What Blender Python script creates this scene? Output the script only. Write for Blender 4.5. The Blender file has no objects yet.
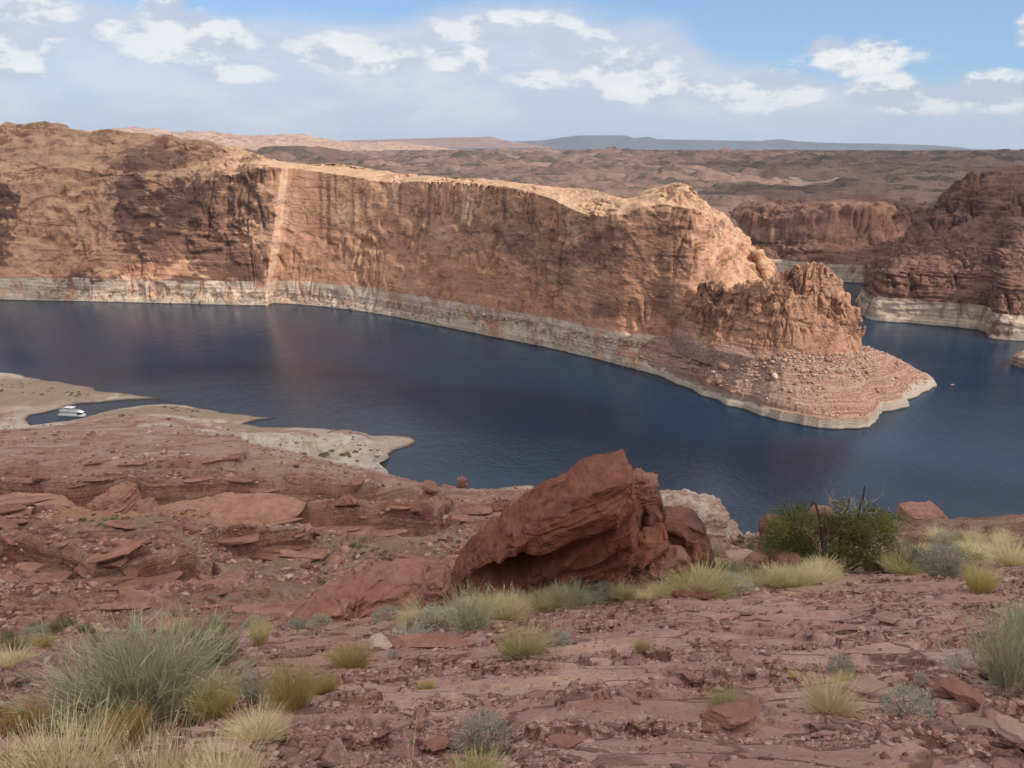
import bpy, math, random
import numpy as np
from mathutils import Vector

# ---------------------------------------------------------------- camera, sky, sun, exposure
SC = bpy.context.scene
COL = SC.collection
F = 780.0
PITCH = math.radians(17.0)
CZ = 150.0
SUN_EL, SUN_AZ = math.radians(38.0), math.radians(122.0)      # azimuth clockwise from +y
cam_d = bpy.data.cameras.new('camera'); cam = bpy.data.objects.new('camera', cam_d); COL.objects.link(cam)
cam_d.sensor_width = 36.0; cam_d.lens = 36.0 * F / 1024.0
cam_d.clip_start = 0.1; cam_d.clip_end = 120000.0
cam.location = (0, 0, CZ); cam.rotation_euler = (math.pi / 2 - PITCH, 0, 0)
SC.camera = cam
SC.view_settings.view_transform = 'Standard'; SC.view_settings.look = 'None'
SC.view_settings.gamma = 1.0; SC.view_settings.use_curve_mapping = False
SC.view_settings.exposure = -0.02
SC.cycles.max_bounces = 6; SC.cycles.diffuse_bounces = 3; SC.cycles.glossy_bounces = 3
SC.cycles.transparent_max_bounces = 12; SC.cycles.volume_bounces = 0

sun_d = bpy.data.lights.new('sun', 'SUN'); sun = bpy.data.objects.new('sun', sun_d); COL.objects.link(sun)
sun_d.energy = 4.2; sun_d.angle = math.radians(0.53); sun_d.color = (1.0, 0.93, 0.82)
SV = Vector((math.cos(SUN_EL) * math.sin(SUN_AZ), math.cos(SUN_EL) * math.cos(SUN_AZ), math.sin(SUN_EL)))
sun.rotation_euler = SV.to_track_quat('Z', 'Y').to_euler()


class NT:
    """small helper to write node trees"""
    def __init__(s, tree):
        s.t = tree; s.n = tree.nodes; s.l = tree.links
    def new(s, typ, **kw):
        n = s.n.new(typ)
        for k, v in kw.items(): setattr(n, k, v)
        return n
    def put(s, sock, v):
        if hasattr(v, 'is_output') or isinstance(v, bpy.types.NodeSocket): s.l.new(v, sock)
        else: sock.default_value = v
    def m(s, op, a, b=None, c=None, clamp=False):
        n = s.new('ShaderNodeMath', operation=op, use_clamp=clamp)
        s.put(n.inputs[0], a)
        if b is not None: s.put(n.inputs[1], b)
        if c is not None: s.put(n.inputs[2], c)
        return n.outputs[0]
    def ss(s, x, a, b):
        n = s.new('ShaderNodeMapRange', interpolation_type='SMOOTHSTEP', clamp=True)
        s.put(n.inputs[0], x); s.put(n.inputs[1], a); s.put(n.inputs[2], b)
        return n.outputs[0]
    def mix(s, f, a, b, mode='MIX'):
        n = s.new('ShaderNodeMix', data_type='RGBA', blend_type=mode)
        s.put(n.inputs[0], f)
        s.put(n.inputs[6], a if not isinstance(a, tuple) else (*a[:3], 1)); s.put(n.inputs[7], b if not isinstance(b, tuple) else (*b[:3], 1))
        return n.outputs[2]
    def noise(s, vec, scale=1, detail=5, rough=.55, dist=0.0):
        n = s.new('ShaderNodeTexNoise'); s.put(n.inputs['Vector'], vec)
        n.inputs['Scale'].default_value = scale; n.inputs['Detail'].default_value = detail
        n.inputs['Roughness'].default_value = rough; n.inputs['Distortion'].default_value = dist
        return n.outputs['Fac']
    def mapping(s, vec, scale=(1, 1, 1), loc=(0, 0, 0), rot=(0, 0, 0)):
        n = s.new('ShaderNodeMapping'); s.put(n.inputs[0], vec)
        n.inputs[1].default_value = loc; n.inputs[2].default_value = rot; n.inputs[3].default_value = scale
        return n.outputs[0]
    def comb(s, x, y, z):
        n = s.new('ShaderNodeCombineXYZ'); s.put(n.inputs[0], x); s.put(n.inputs[1], y); s.put(n.inputs[2], z); return n.outputs[0]
    def sep(s, v):
        n = s.new('ShaderNodeSeparateXYZ'); s.put(n.inputs[0], v); return n.outputs
    def ramp(s, f, stops, interp='LINEAR'):
        n = s.new('ShaderNodeValToRGB'); s.put(n.inputs[0], f); e = n.color_ramp; e.interpolation = interp
        while len(e.elements) < len(stops): e.elements.new(0.5)
        for el, (p, c) in zip(e.elements, stops): el.position = p; el.color = (*c[:3], 1)
        return n.outputs[0]


def build_world():
    w = bpy.data.worlds.new('World'); SC.world = w; w.use_nodes = True
    w.node_tree.nodes.clear(); T = NT(w.node_tree)
    sky = T.new('ShaderNodeTexSky', sky_type='NISHITA'); sky.sun_disc = False
    sky.sun_elevation = SUN_EL; sky.sun_rotation = SUN_AZ; sky.altitude = 1200; sky.air_density = 1.0; sky.dust_density = 0.6; sky.ozone_density = 1.3
    tc = T.new('ShaderNodeTexCoord')
    X, Y, Z = T.sep(tc.outputs['Generated'])
    hyp = T.m('SQRT', T.m('ADD', T.m('MULTIPLY', X, X), T.m('MULTIPLY', Y, Y)))
    az = T.m('ARCTAN2', X, Y)
    el = T.m('ARCTAN2', Z, hyp)
    # a cloud layer seen at a slant: noise in (azimuth, elevation), stretched along the horizon
    P = T.comb(az, T.m('MULTIPLY', el, 1.9), 3.7)
    n1 = T.noise(P, 13.0, 8, .60, .10)
    n2 = T.noise(T.comb(az, T.m('MULTIPLY', el, 3.6), 1.3), 3.2, 6, .6, .3)
    Pl = T.comb(T.m('ADD', az, 0.008), T.m('MULTIPLY', T.m('ADD', el, 0.016), 1.9), 3.7)
    n1l = T.noise(Pl, 13.0, 8, .60, .10)
    fine = T.noise(P, 38.0, 6, .6, .1)
    # broad veil, its upper edge as a function of azimuth (degrees -> elevation degrees)
    edge = [(-60, 9), (-34, 8.7), (-30, 8.6), (-25, 8.6), (-21, 8.0), (-15, 7.5), (-9, 7.4), (-5, 8.6), (1, 8.9), (6, 8.2), (11, 7.6), (14, 5.4), (20, 4.6), (28, 4.0), (34, 3.9), (60, 5)]
    fc = T.new('ShaderNodeFloatCurve'); cv = fc.mapping.curves[0]
    pts = [((a + 60) / 120, e / 12) for a, e in edge]
    while len(cv.points) < len(pts): cv.points.new(0.5, 0.5)
    for p, (a, b) in zip(cv.points, pts): p.location = (a, b)
    fc.mapping.update()
    T.put(fc.inputs[1], T.m('DIVIDE', T.m('ADD', T.m('DEGREES', az), 60), 120, clamp=True))
    eld = T.m('DEGREES', el)
    rel = T.m('SUBTRACT', T.m('MULTIPLY', fc.outputs[0], 12), eld)          # >0 below the veil's edge
    relj = T.m('ADD', rel, T.m('MULTIPLY', T.m('SUBTRACT', n2, .5), 5.0))
    veil = T.m('MULTIPLY', T.ss(relj, -0.7, 1.5), T.m('ADD', 0.62, T.m('MULTIPLY', n2, .45)), clamp=True)
    # distinct cumulus heaps: (px, py, half width, half height)
    heaps = [(340, 52, 55, 16), (195, 38, 62, 20), (165, 15, 22, 17), (25, 38, 34, 16), (14, 68, 34, 12), (30, 8, 46, 12), (235, 72, 42, 8), (378, 60, 42, 10),
             (462, 58, 36, 13), (500, 30, 62, 13), (575, 48, 40, 14), (620, 62, 50, 16), (545, 78, 34, 9), (690, 92, 30, 10), (118, 32, 22, 8), (655, 88, 50, 12), (760, 93, 32, 19), (795, 88, 36, 14),
             (862, 57, 56, 15), (830, 48, 24, 11), (885, 92, 40, 15), (925, 100, 60, 12), (990, 93, 44, 15), (1045, 26, 26, 14), (700, 95, 30, 9)]
    field = None
    for (px, py, rx, ry) in heaps:
        u = (px - 512) / F; v = (384 - py) / F
        dy = math.cos(PITCH) + v * math.sin(PITCH); dz = -math.sin(PITCH) + v * math.cos(PITCH)
        a0 = math.atan2(u, dy); e0 = math.atan2(dz, math.hypot(u, dy))
        rxx = rx / F * math.cos(a0) ** 2; ryy = ry / F
        dx = T.m('DIVIDE', T.m('SUBTRACT', az, a0), rxx)
        de = T.m('SUBTRACT', el, e0)
        de = T.m('DIVIDE', de, ryy)
        d2 = T.m('ADD', T.m('MULTIPLY', dx, dx), T.m('MULTIPLY', de, de))
        g = T.m('SUBTRACT', 1.0, d2)
        field = g if field is None else T.m('SMOOTH_MAX', field, g, 0.25)
    lump = T.m('MULTIPLY', T.m('SUBTRACT', n1, .5), 4.4)
    lump2 = T.m('MULTIPLY', T.m('SUBTRACT', fine, .5), 1.6)
    dens = T.m('ADD', T.m('ADD', T.m('MAXIMUM', field, -2.2), lump), lump2)
    heap = T.ss(dens, -0.55, .55)
    core = T.ss(dens, 0.2, 2.6)
    lit = T.ss(T.m('SUBTRACT', n1, n1l), -0.06, 0.07)
    shade = T.m('MULTIPLY', T.m('ADD', T.m('MULTIPLY', lit, .72), T.m('MULTIPLY', core, .28)), 1.0, clamp=True)
    ccol = T.mix(shade, (5.0, 5.5, 6.4), (9.3, 9.2, 8.8))
    vcol = T.mix(T.ss(eld, 0.0, 7.0), (4.9, 5.6, 6.5), (5.3, 5.8, 6.8))
    vcol = T.mix(T.m('MULTIPLY', T.ss(T.noise(T.comb(az, T.m('MULTIPLY', el, 3.0), 7.7), 7.0, 6, .6, .4), .42, .66), .75), vcol, (6.6, 6.8, 7.2))
    low = T.ss(eld, 5.0, 0.3)
    skyc = T.mix(0.35, T.mix(1.0, sky.outputs[0], (0.76, 0.94, 1.12), 'MULTIPLY'), (3.9, 5.6, 8.6))
    a = T.mix(T.m('MULTIPLY', low, .6), skyc, (5.0, 5.9, 7.3))
    b = T.mix(veil, a, vcol)
    c = T.mix(T.m('MULTIPLY', heap, T.m('SUBTRACT', .95, T.m('MULTIPLY', veil, .28))), b, ccol)
    # above the view: broken cloud over the whole sky
    hi = T.m('MULTIPLY', T.ss(eld, 11.0, 24.0), T.ss(T.noise(tc.outputs['Generated'], 2.6, 5, .6, .3), .34, .52))
    dt = T.new('ShaderNodeVectorMath', operation='DOT_PRODUCT'); T.put(dt.inputs[0], tc.outputs['Generated']); dt.inputs[1].default_value = tuple(SV)
    glow = T.ss(dt.outputs['Value'], .2, 1.0)
    c = T.mix(T.m('MULTIPLY', hi, .9), c, T.mix(glow, (9.4, 9.2, 9.1), (23.0, 21.0, 19.0)))
    bg = T.new('ShaderNodeBackground'); T.put(bg.inputs[0], c); bg.inputs[1].default_value = 0.115
    w.cycles.sampling_method = 'MANUAL'; w.cycles.sample_map_resolution = 512
    out = T.new('ShaderNodeOutputWorld'); T.l.new(bg.outputs[0], out.inputs[0])
build_world()

# ---------------------------------------------------------------- numeric helpers
rng = np.random.default_rng(7)
_perm = rng.permutation(4096).astype(np.int32)
_g = rng.normal(size=(4096, 3)); _g = (_g / np.linalg.norm(_g, axis=1, keepdims=True)).astype(np.float32)


def noise(x, y, z=0.0):
    x, y, z = np.broadcast_arrays(np.asarray(x, np.float32), np.asarray(y, np.float32), np.asarray(z, np.float32))
    sh = x.shape; x = x.ravel(); y = y.ravel(); z = z.ravel()
    xf, yf, zf = np.floor(x), np.floor(y), np.floor(z)
    xi, yi, zi = xf.astype(np.int32), yf.astype(np.int32), zf.astype(np.int32)
    x = x - xf; y = y - yf; z = z - zf
    u = x * x * x * (x * (x * 6 - 15) + 10); v = y * y * y * (y * (y * 6 - 15) + 10); w = z * z * z * (z * (z * 6 - 15) + 10)
    def corner(i, j, k):
        h = _perm[(xi + i) & 4095]; h = _perm[(h + yi + j) & 4095]; h = _perm[(h + zi + k) & 4095]
        g = _g[h]
        return g[:, 0] * (x - i) + g[:, 1] * (y - j) + g[:, 2] * (z - k)
    a = corner(0, 0, 0); a += u * (corner(1, 0, 0) - a)
    b = corner(0, 1, 0); b += u * (corner(1, 1, 0) - b)
    a += v * (b - a)
    c = corner(0, 0, 1); c += u * (corner(1, 0, 1) - c)
    d = corner(0, 1, 1); d += u * (corner(1, 1, 1) - d)
    c += v * (d - c)
    return ((a + w * (c - a)) * 1.5).reshape(sh)


def fbm(x, y, z=0.0, o=4, g=0.5, l=2.03):
    s = 0; a = 1.0; t = 0
    x = np.asarray(x, float); y = np.asarray(y, float); z = np.asarray(z, float)
    for i in range(o):
        s = s + a * noise(x, y, z); t += a
        x = x * l + 17.3; y = y * l + 5.1; z = z * l + 9.7; a *= g
    return s / t


def ridged(x, y, z=0.0, o=3):
    s = 0; a = 1.0; t = 0
    x = np.asarray(x, float); y = np.asarray(y, float); z = np.asarray(z, float)
    for i in range(o):
        s = s + a * (1 - np.minimum(1, np.abs(noise(x, y, z)) * 2.2)); t += a
        x = x * 2.1 + 3.3; y = y * 2.1 + 7.1; z = z * 2.1 + 1.7; a *= .5
    return s / t


def sstep(x, a, b):
    t = np.clip((x - a) / (b - a), 0, 1); return t * t * (3 - 2 * t)


def terrace(z, L, k=4.0):
    q = z / L; f = q - np.floor(q)
    s = 1 / (1 + ((1 - f) / np.maximum(f, 1e-4)) ** k)
    return (np.floor(q) + s) * L


def tpy(py): return np.tan(PITCH + np.arctan((np.asarray(py, float) - 384) / F))
def aof(px, py):
    u = (384 - np.asarray(py, float)) / F
    return ((np.asarray(px, float) - 512) / F) / (math.cos(PITCH) + u * math.sin(PITCH))
def W(px, py, y): return np.array([aof(px, py) * y, y, CZ - y * tpy(py)])
def WZ(px, py, z=0.0): return W(px, py, (CZ - z) / tpy(py))
def proj(x, y, z):
    dz = z - CZ
    d = y * math.cos(PITCH) - dz * math.sin(PITCH); u = y * math.sin(PITCH) + dz * math.cos(PITCH)
    return 512 + F * x / d, 384 - F * u / d, d


def mesh_np(name, V, Q=None, T=None, smooth=True, attrs=None):
    me = bpy.data.meshes.new(name)
    V = np.asarray(V, np.float32)
    me.vertices.add(len(V)); me.vertices.foreach_set('co', V.ravel())
    parts = []; tot = []
    if Q is not None and len(Q): parts.append(np.asarray(Q, np.int32).ravel()); tot.append(np.full(len(Q), 4, np.int32))
    if T is not None and len(T): parts.append(np.asarray(T, np.int32).ravel()); tot.append(np.full(len(T), 3, np.int32))
    li = np.concatenate(parts); tt = np.concatenate(tot); st = np.concatenate([[0], np.cumsum(tt)[:-1]]).astype(np.int32)
    me.loops.add(len(li)); me.loops.foreach_set('vertex_index', li)
    me.polygons.add(len(tt)); me.polygons.foreach_set('loop_start', st); me.polygons.foreach_set('loop_total', tt)
    if smooth: me.polygons.foreach_set('use_smooth', np.ones(len(tt), bool))
    me.update(calc_edges=True)
    if attrs:
        for k, a in attrs.items():
            at = me.attributes.new(k, 'FLOAT', 'POINT'); at.data.foreach_set('value', np.asarray(a, np.float32).ravel())
    return me


def obj(name, me, mat=None, parent=None, loc=None, rot=None, label=None, cat=None, group=None, kind=None):
    o = bpy.data.objects.new(name, me); COL.objects.link(o)
    if mat is not None and me is not None: me.materials.clear(); me.materials.append(mat)
    if parent is not None: o.parent = parent
    if loc is not None: o.location = loc
    if rot is not None: o.rotation_euler = rot
    if label and not kind: kind = 'thing'
    for k, v in (('label', label), ('category', cat), ('group', group), ('kind', kind)):
        if v: o[k] = v
    return o


def grid_faces(nr, nc, close=False):
    r = np.arange(nr - 1)[:, None]; c = np.arange(nc if close else nc - 1)[None, :]
    a = r * nc + c; b = r * nc + (c + 1) % nc
    return np.stack([a, b, b + nc, a + nc], -1).reshape(-1, 4)


def grid_normals(P):
    du = np.gradient(P, axis=1); dv = np.gradient(P, axis=0)
    n = np.cross(du, dv); return n / np.maximum(np.linalg.norm(n, axis=2, keepdims=True), 1e-9)


def catmull(P, n, closed=False):
    """resample polyline stations P (K, ..., 3) to n samples by Catmull-Rom, parameter = chord of the first guide"""
    P = np.asarray(P, float); K = len(P); ref = P.reshape(K, -1)
    if closed: P = np.concatenate([P, P[:1]]); ref = P.reshape(K + 1, -1); K += 1
    ch = np.concatenate([[0], np.cumsum(np.linalg.norm(np.diff(ref, axis=0), axis=1))])
    s = np.linspace(0, ch[-1], n, endpoint=not closed)
    i = np.clip(np.searchsorted(ch, s, 'right') - 1, 0, K - 2)
    t = (s - ch[i]) / (ch[i + 1] - ch[i])
    idx = lambda j: (j % (K - 1)) if closed else np.clip(j, 0, K - 1)
    # non-uniform tangents
    def tan(j):
        a, b = (j - 1, j + 1)
        if closed:
            dt = (ch[1] - ch[0]) * 0 + (np.where(j == 0, ch[-1] - ch[-2], ch[np.maximum(j, 1)] - ch[np.maximum(j, 1) - 1]) + np.where(j >= K - 1, ch[1], ch[np.minimum(j + 1, K - 1)] - ch[np.minimum(j, K - 2)]))
            d = P[idx(b)] - P[idx(a)]
        else:
            aa, bb = np.clip(a, 0, K - 1), np.clip(b, 0, K - 1); dt = ch[bb] - ch[aa]; d = P[bb] - P[aa]
        return d / dt.reshape(-1, *([1] * (P.ndim - 1)))
    h = (ch[i + 1] - ch[i]); e = [1] * (P.ndim - 1)
    hh = h.reshape(-1, *e); tt = t.reshape(-1, *e)
    m0, m1 = tan(i) * hh, tan(i + 1) * hh
    return (2 * tt**3 - 3 * tt**2 + 1) * P[i] + (tt**3 - 2 * tt**2 + tt) * m0 + (-2 * tt**3 + 3 * tt**2) * P[i + 1] + (tt**3 - tt**2) * m1


def blend_guides(G, counts, sm=0):
    """G (n, J, 3) -> rows (R, n, 3) linearly between guides, lightly rounded"""
    rows = []; par = []
    for j, c in enumerate(counts):
        for k in range(c): f = k / c; rows.append(G[:, j] * (1 - f) + G[:, j + 1] * f); par.append(j + f)
    rows.append(G[:, -1]); par.append(len(counts))
    R = np.array(rows)
    for _ in range(sm): R[1:-1] = (R[:-2] + 2 * R[1:-1] + R[2:]) / 4
    return R, np.array(par)


def poly_sd(x, y, P):
    """signed distance to polygon, positive inside"""
    P = np.asarray(P, float); d = np.full(x.shape, 1e18); ins = np.zeros(x.shape, bool)
    for i in range(len(P)):
        ax, ay = P[i][:2]; bx, by = P[(i + 1) % len(P)][:2]
        ex, ey = bx - ax, by - ay; L = ex * ex + ey * ey + 1e-12
        t = np.clip(((x - ax) * ex + (y - ay) * ey) / L, 0, 1)
        d = np.minimum(d, (x - ax - t * ex) ** 2 + (y - ay - t * ey) ** 2)
        c = ((ay > y) != (by > y)) & (x < (bx - ax) * (y - ay) / ((by - ay) if by != ay else 1e-12) + ax)
        ins ^= c
    return np.where(ins, 1, -1) * np.sqrt(d)

# ---------------------------------------------------------------- materials
def new_mat(name):
    m = bpy.data.materials.new(name); m.use_nodes = True; m.node_tree.nodes.clear(); T = NT(m.node_tree)
    b = T.new('ShaderNodeBsdfPrincipled'); o = T.new('ShaderNodeOutputMaterial'); T.l.new(b.outputs[0], o.inputs[0])
    b.inputs['Roughness'].default_value = 0.9; b.inputs['Specular IOR Level'].default_value = 0.15
    return m, T, b


def simple_mat(name, col, rough=.6, var=.15, scale=8, spec=.3, metal=0.0):
    m, T, b = new_mat(name)
    tc = T.new('ShaderNodeTexCoord').outputs['Object']
    n = T.noise(tc, scale, 4, .6)
    dark = tuple(c * (1 - var) for c in col); light = tuple(min(1, c * (1 + var)) for c in col)
    T.put(b.inputs['Base Color'], T.mix(n, dark, light)); b.inputs['Roughness'].default_value = rough
    b.inputs['Specular IOR Level'].default_value = spec; b.inputs['Metallic'].default_value = metal
    return m


def sandstone(name, S, base, light, dark, ring=None, varnish=.6, varn_shade=(.055, .03, .026), bump=1.0, coord='Position', strata=1.0, top=None, streak=.5, tilt=(0, 0, 0), vbig=1.0, mask=None, foot=None):
    """cliff sandstone, S = size in metres of its main mottling"""
    m, T, b = new_mat(name)
    if coord == 'Position':
        pos = T.new('ShaderNodeNewGeometry').outputs['Position']
    else:
        pos = T.new('ShaderNodeTexCoord').outputs['Object']
    pr = T.mapping(pos, rot=tilt)
    x, y, z = T.sep(pr)
    big = T.noise(pr, .35 / S, 4, .6, .6)
    mid = T.noise(pr, 1.6 / S, 6, .65, .3)
    warp = T.m('ADD', z, T.m('MULTIPLY', T.m('SUBTRACT', T.noise(pr, .5 / S, 3, .5), .5), S * 1.2))
    lay = T.noise(T.comb(T.m('MULTIPLY', x, .06), T.m('MULTIPLY', y, .06), warp), 2.2 / S, 5, .7)
    f = T.m('ADD', T.m('MULTIPLY', lay, .55 * strata), T.m('ADD', T.m('MULTIPLY', big, .5), T.m('MULTIPLY', mid, .95 - .55 * strata)))
    f = T.ss(f, .62, 1.0)
    col = T.mix(f, base, light)
    # darker beds and stains
    dk = T.ss(T.noise(T.comb(T.m('MULTIPLY', x, .12), T.m('MULTIPLY', y, .12), warp), 5.5 / S, 4, .75), .54, .72)
    col = T.mix(T.m('MULTIPLY', dk, .55 * strata), col, dark)
    # hairline joints and open bedding planes
    jn = T.noise(T.mapping(pos, scale=(1, 1, .22)), 1.1 / S, 4, .65, .4); bn = T.noise(T.comb(T.m('MULTIPLY', x, .16), T.m('MULTIPLY', y, .16), warp), 1.9 / S, 4, .65)
    ck = T.m('MAXIMUM', T.ss(T.m('ABSOLUTE', T.m('SUBTRACT', jn, .5)), .011, .003), T.ss(T.m('ABSOLUTE', T.m('SUBTRACT', bn, .5)), .014, .004))
    ck = T.m('MULTIPLY', ck, T.ss(T.noise(pos, .9 / S, 3, .6), .44, .56))
    col = T.mix(T.m('MULTIPLY', ck, .7), col, tuple(c * .45 for c in dark))
    # desert varnish: patches drawn out downwards
    vs = T.noise(T.mapping(pos, scale=(1, 1, .16)), 1.5 / S, 6, .62, .25)
    vb = T.noise(pos, .22 / S * vbig, 4, .6, .9)
    vm = T.m('MULTIPLY', T.ss(vb, .50, .60), T.ss(vs, .40, .60))
    vst = T.m('MULTIPLY', T.ss(T.noise(T.mapping(pos, scale=(1, 1, .06)), 3.4 / S, 4, .6), .57, .70), streak)
    col = T.mix(T.m('MULTIPLY', T.m('MAXIMUM', vm, vst), varnish), col, varn_shade)
    if foot:
        fz = T.m('ADD', T.sep(pos)[2], T.m('MULTIPLY', T.m('SUBTRACT', T.noise(pos, .12, 5, .7), .5), 16))
        col = T.mix(T.m('MULTIPLY', T.ss(fz, foot + 3, foot - 3), .85), col, T.mix(T.ss(T.noise(pos, .8, 4, .8), .42, .6), (.24, .125, .095), (.44, .33, .27)))
    if mask:
        mk = T.new('ShaderNodeAttribute'); mk.attribute_name = mask
        redlow = T.ss(T.m('ADD', T.sep(pos)[2], T.m('MULTIPLY', big, 60)), 112, 78)
        col = T.mix(T.m('MULTIPLY', redlow, .5), col, T.mix(f, (.40, .19, .115), (.53, .29, .18)))
        col = T.mix(mk.outputs['Fac'], col, T.mix(mid, (.085, .045, .035), (.15, .08, .06)))
        fr = T.new('ShaderNodeAttribute'); fr.attribute_name = 'lit_pale'; lit_pale = fr.outputs['Fac']
    old = T.m('SUBTRACT', 1, mk.outputs['Fac']) if mask else 1.0
    if top is not None:
        nz = T.sep(T.new('ShaderNodeNewGeometry').outputs['Normal'])[2]
        col = T.mix(T.m('MULTIPLY', T.m('MULTIPLY', T.ss(nz, .45, .85), .8), old), col, T.mix(mid, tuple(c * .82 for c in top), top))  # upward faces paler: unvarnished rock, plus sunlit gold painted in
    if ring is not None:
        zz = T.sep(pos)[2]
        e = T.m('ADD', zz, T.m('MULTIPLY', T.m('SUBTRACT', T.noise(T.mapping(pos, scale=(1, 1, .25)), .10, 6, .7), .5), 3.5))
        fall = T.ss(T.noise(T.mapping(pos, scale=(1, 1, .45)), .05, 5, .7, .8), .52, .62)     # where the white coat has flaked off
        rm = T.m('MULTIPLY', T.ss(e, ring + .5, ring - .5), T.m('SUBTRACT', 1, T.m('MULTIPLY', fall, .9)))
        rlay = T.noise(T.comb(T.m('MULTIPLY', x, .02), T.m('MULTIPLY', y, .02), zz), .55, 4, .75)
        rst = T.noise(T.mapping(pos, scale=(1, 1, .12)), .35, 4, .7)
        rc = T.mix(T.ss(rlay, .34, .60), (.34, .255, .19), (.54, .455, .36))
        rc = T.mix(T.m('MULTIPLY', T.ss(rst, .5, .72), .5), rc, (.33, .22, .155))
        rc = T.mix(T.m('MULTIPLY', T.ss(zz, 5.5, 1.5), .6), rc, (.34, .31, .26))
        col = T.mix(T.m('MULTIPLY', rm, .9), col, rc)
        col = T.mix(T.ss(zz, .9, .2), col, (.06, .05, .045))
    if mask: col = T.mix(T.m('MULTIPLY', lit_pale, .85), col, T.mix(mid, (.50, .30, .195), (.68, .47, .33)))
    T.put(b.inputs['Base Color'], col); b.inputs['Roughness'].default_value = .92
    bm = T.new('ShaderNodeBump'); bm.inputs['Strength'].default_value = .8 * bump; bm.inputs['Distance'].default_value = .18 * S
    T.put(bm.inputs['Height'], T.m('SUBTRACT', T.m('ADD', T.m('ADD', T.m('MULTIPLY', mid, .5), T.m('MULTIPLY', lay, .5)), T.m('MULTIPLY', T.noise(pos, 9 / S, 5, .7), .3)), T.m('MULTIPLY', ck, .35)))
    T.l.new(bm.outputs[0], b.inputs['Normal'])
    return m

RED = (.30, .125, .075); RLT = (.42, .22, .135); RDK = (.11, .045, .033)
m_cliff = sandstone('canyon_sandstone', 14, (.40, .215, .135), (.58, .375, .25), (.21, .10, .068), ring=22, top=(.49, .325, .205), varnish=.22, streak=.35, strata=.7, mask='varn_shade')
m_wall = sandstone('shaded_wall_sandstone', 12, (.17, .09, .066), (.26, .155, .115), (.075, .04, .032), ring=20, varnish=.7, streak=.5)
m_butte = sandstone('butte_sandstone', 9, (.32, .165, .105), (.45, .27, .175), (.13, .06, .042), ring=None, varnish=.55, streak=.5, foot=30)
m_apron = sandstone('shore_rubble', 7, (.30, .155, .11), (.42, .30, .225), (.16, .085, .065), ring=None, varnish=.15, streak=.1)
m_far = sandstone('plateau_sandstone', 60, (.22, .125, .095), (.33, .215, .16), (.10, .06, .05), varnish=.4, streak=.1, strata=.5)
m_pale = sandstone('pale_slickrock', 60, (.33, .22, .17), (.44, .32, .25), (.18, .11, .09), varnish=.1, streak=.0, strata=.5)
m_mesa = sandstone('mesa_shale', 300, (.055, .05, .05), (.09, .075, .07), (.04, .035, .04), varnish=.2, streak=.0, strata=.8)  # darker colour stands in for cloud shadow on the far mesa


def shore_mat(name, whitez):
    """headland apron: white and pink beds, rubble"""
    m, T, b = new_mat(name)
    pos = T.new('ShaderNodeNewGeometry').outputs['Position']; x, y, z = T.sep(pos)
    zz = T.m('ADD', z, T.m('MULTIPLY', T.m('SUBTRACT', T.noise(pos, .03, 3, .5), .5), 5))
    lay = T.noise(T.comb(T.m('MULTIPLY', x, .015), T.m('MULTIPLY', y, .015), zz), .8, 5, .8)
    c = T.mix(T.ss(lay, .38, .62), (.28, .125, .085), (.43, .30, .23))
    spk = T.noise(pos, .9, 4, .8)
    c = T.mix(T.m('MULTIPLY', T.ss(spk, .56, .66), .75), c, (.50, .43, .36))
    c = T.mix(T.m('MULTIPLY', T.ss(spk, .45, .36), .7), c, (.15, .075, .055))
    w = T.m('MULTIPLY', T.ss(T.m('ADD', z, T.m('MULTIPLY', T.m('SUBTRACT', T.noise(pos, .05, 4, .7), .5), 6)), whitez + 1.2, whitez - 1.2), .85)
    c = T.mix(w, c, T.mix(lay, (.30, .25, .20), (.52, .47, .40)))
    c = T.mix(T.ss(z, 1.0, .3), c, (.06, .05, .045))
    T.put(b.inputs['Base Color'], c)
    bm = T.new('ShaderNodeBump'); bm.inputs['Strength'].default_value = 1; bm.inputs['Distance'].default_value = 1.2
    T.put(bm.inputs['Height'], T.m('ADD', spk, lay)); T.l.new(bm.outputs[0], b.inputs['Normal'])
    return m
m_mesa2 = sandstone('mesa_red_shale', 200, (.085, .06, .05), (.13, .085, .07), (.05, .04, .035), varnish=.2, streak=.0, strata=.8)
m_head = shore_mat('headland_beds', 5)


def water_mat():
    m, T, b = new_mat('lake_water')
    pos = T.new('ShaderNodeNewGeometry').outputs['Position']
    b.inputs['Base Color'].default_value = (.004, .021, .046, 1); b.inputs['Roughness'].default_value = .17
    b.inputs['IOR'].default_value = 1.33; b.inputs['Specular IOR Level'].default_value = .5
    n = T.noise(T.mapping(pos, scale=(1, .55, 1), rot=(0, 0, .5)), .9, 4, .6)
    n2 = T.noise(T.mapping(pos, scale=(1, .5, 1), rot=(0, 0, -.3)), .16, 3, .6)
    wind = T.ss(T.noise(T.mapping(pos, scale=(.6, 1.6, 1)), .008, 3, .6, .5), .35, .65)
    bm = T.new('ShaderNodeBump'); T.put(bm.inputs['Strength'], T.m('ADD', .30, T.m('MULTIPLY', wind, .50))); bm.inputs['Distance'].default_value = 1.0
    T.put(bm.inputs['Height'], T.m('ADD', T.m('MULTIPLY', n, .30), T.m('MULTIPLY', n2, .5))); T.l.new(bm.outputs[0], b.inputs['Normal'])
    return m
m_water = water_mat()

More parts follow.
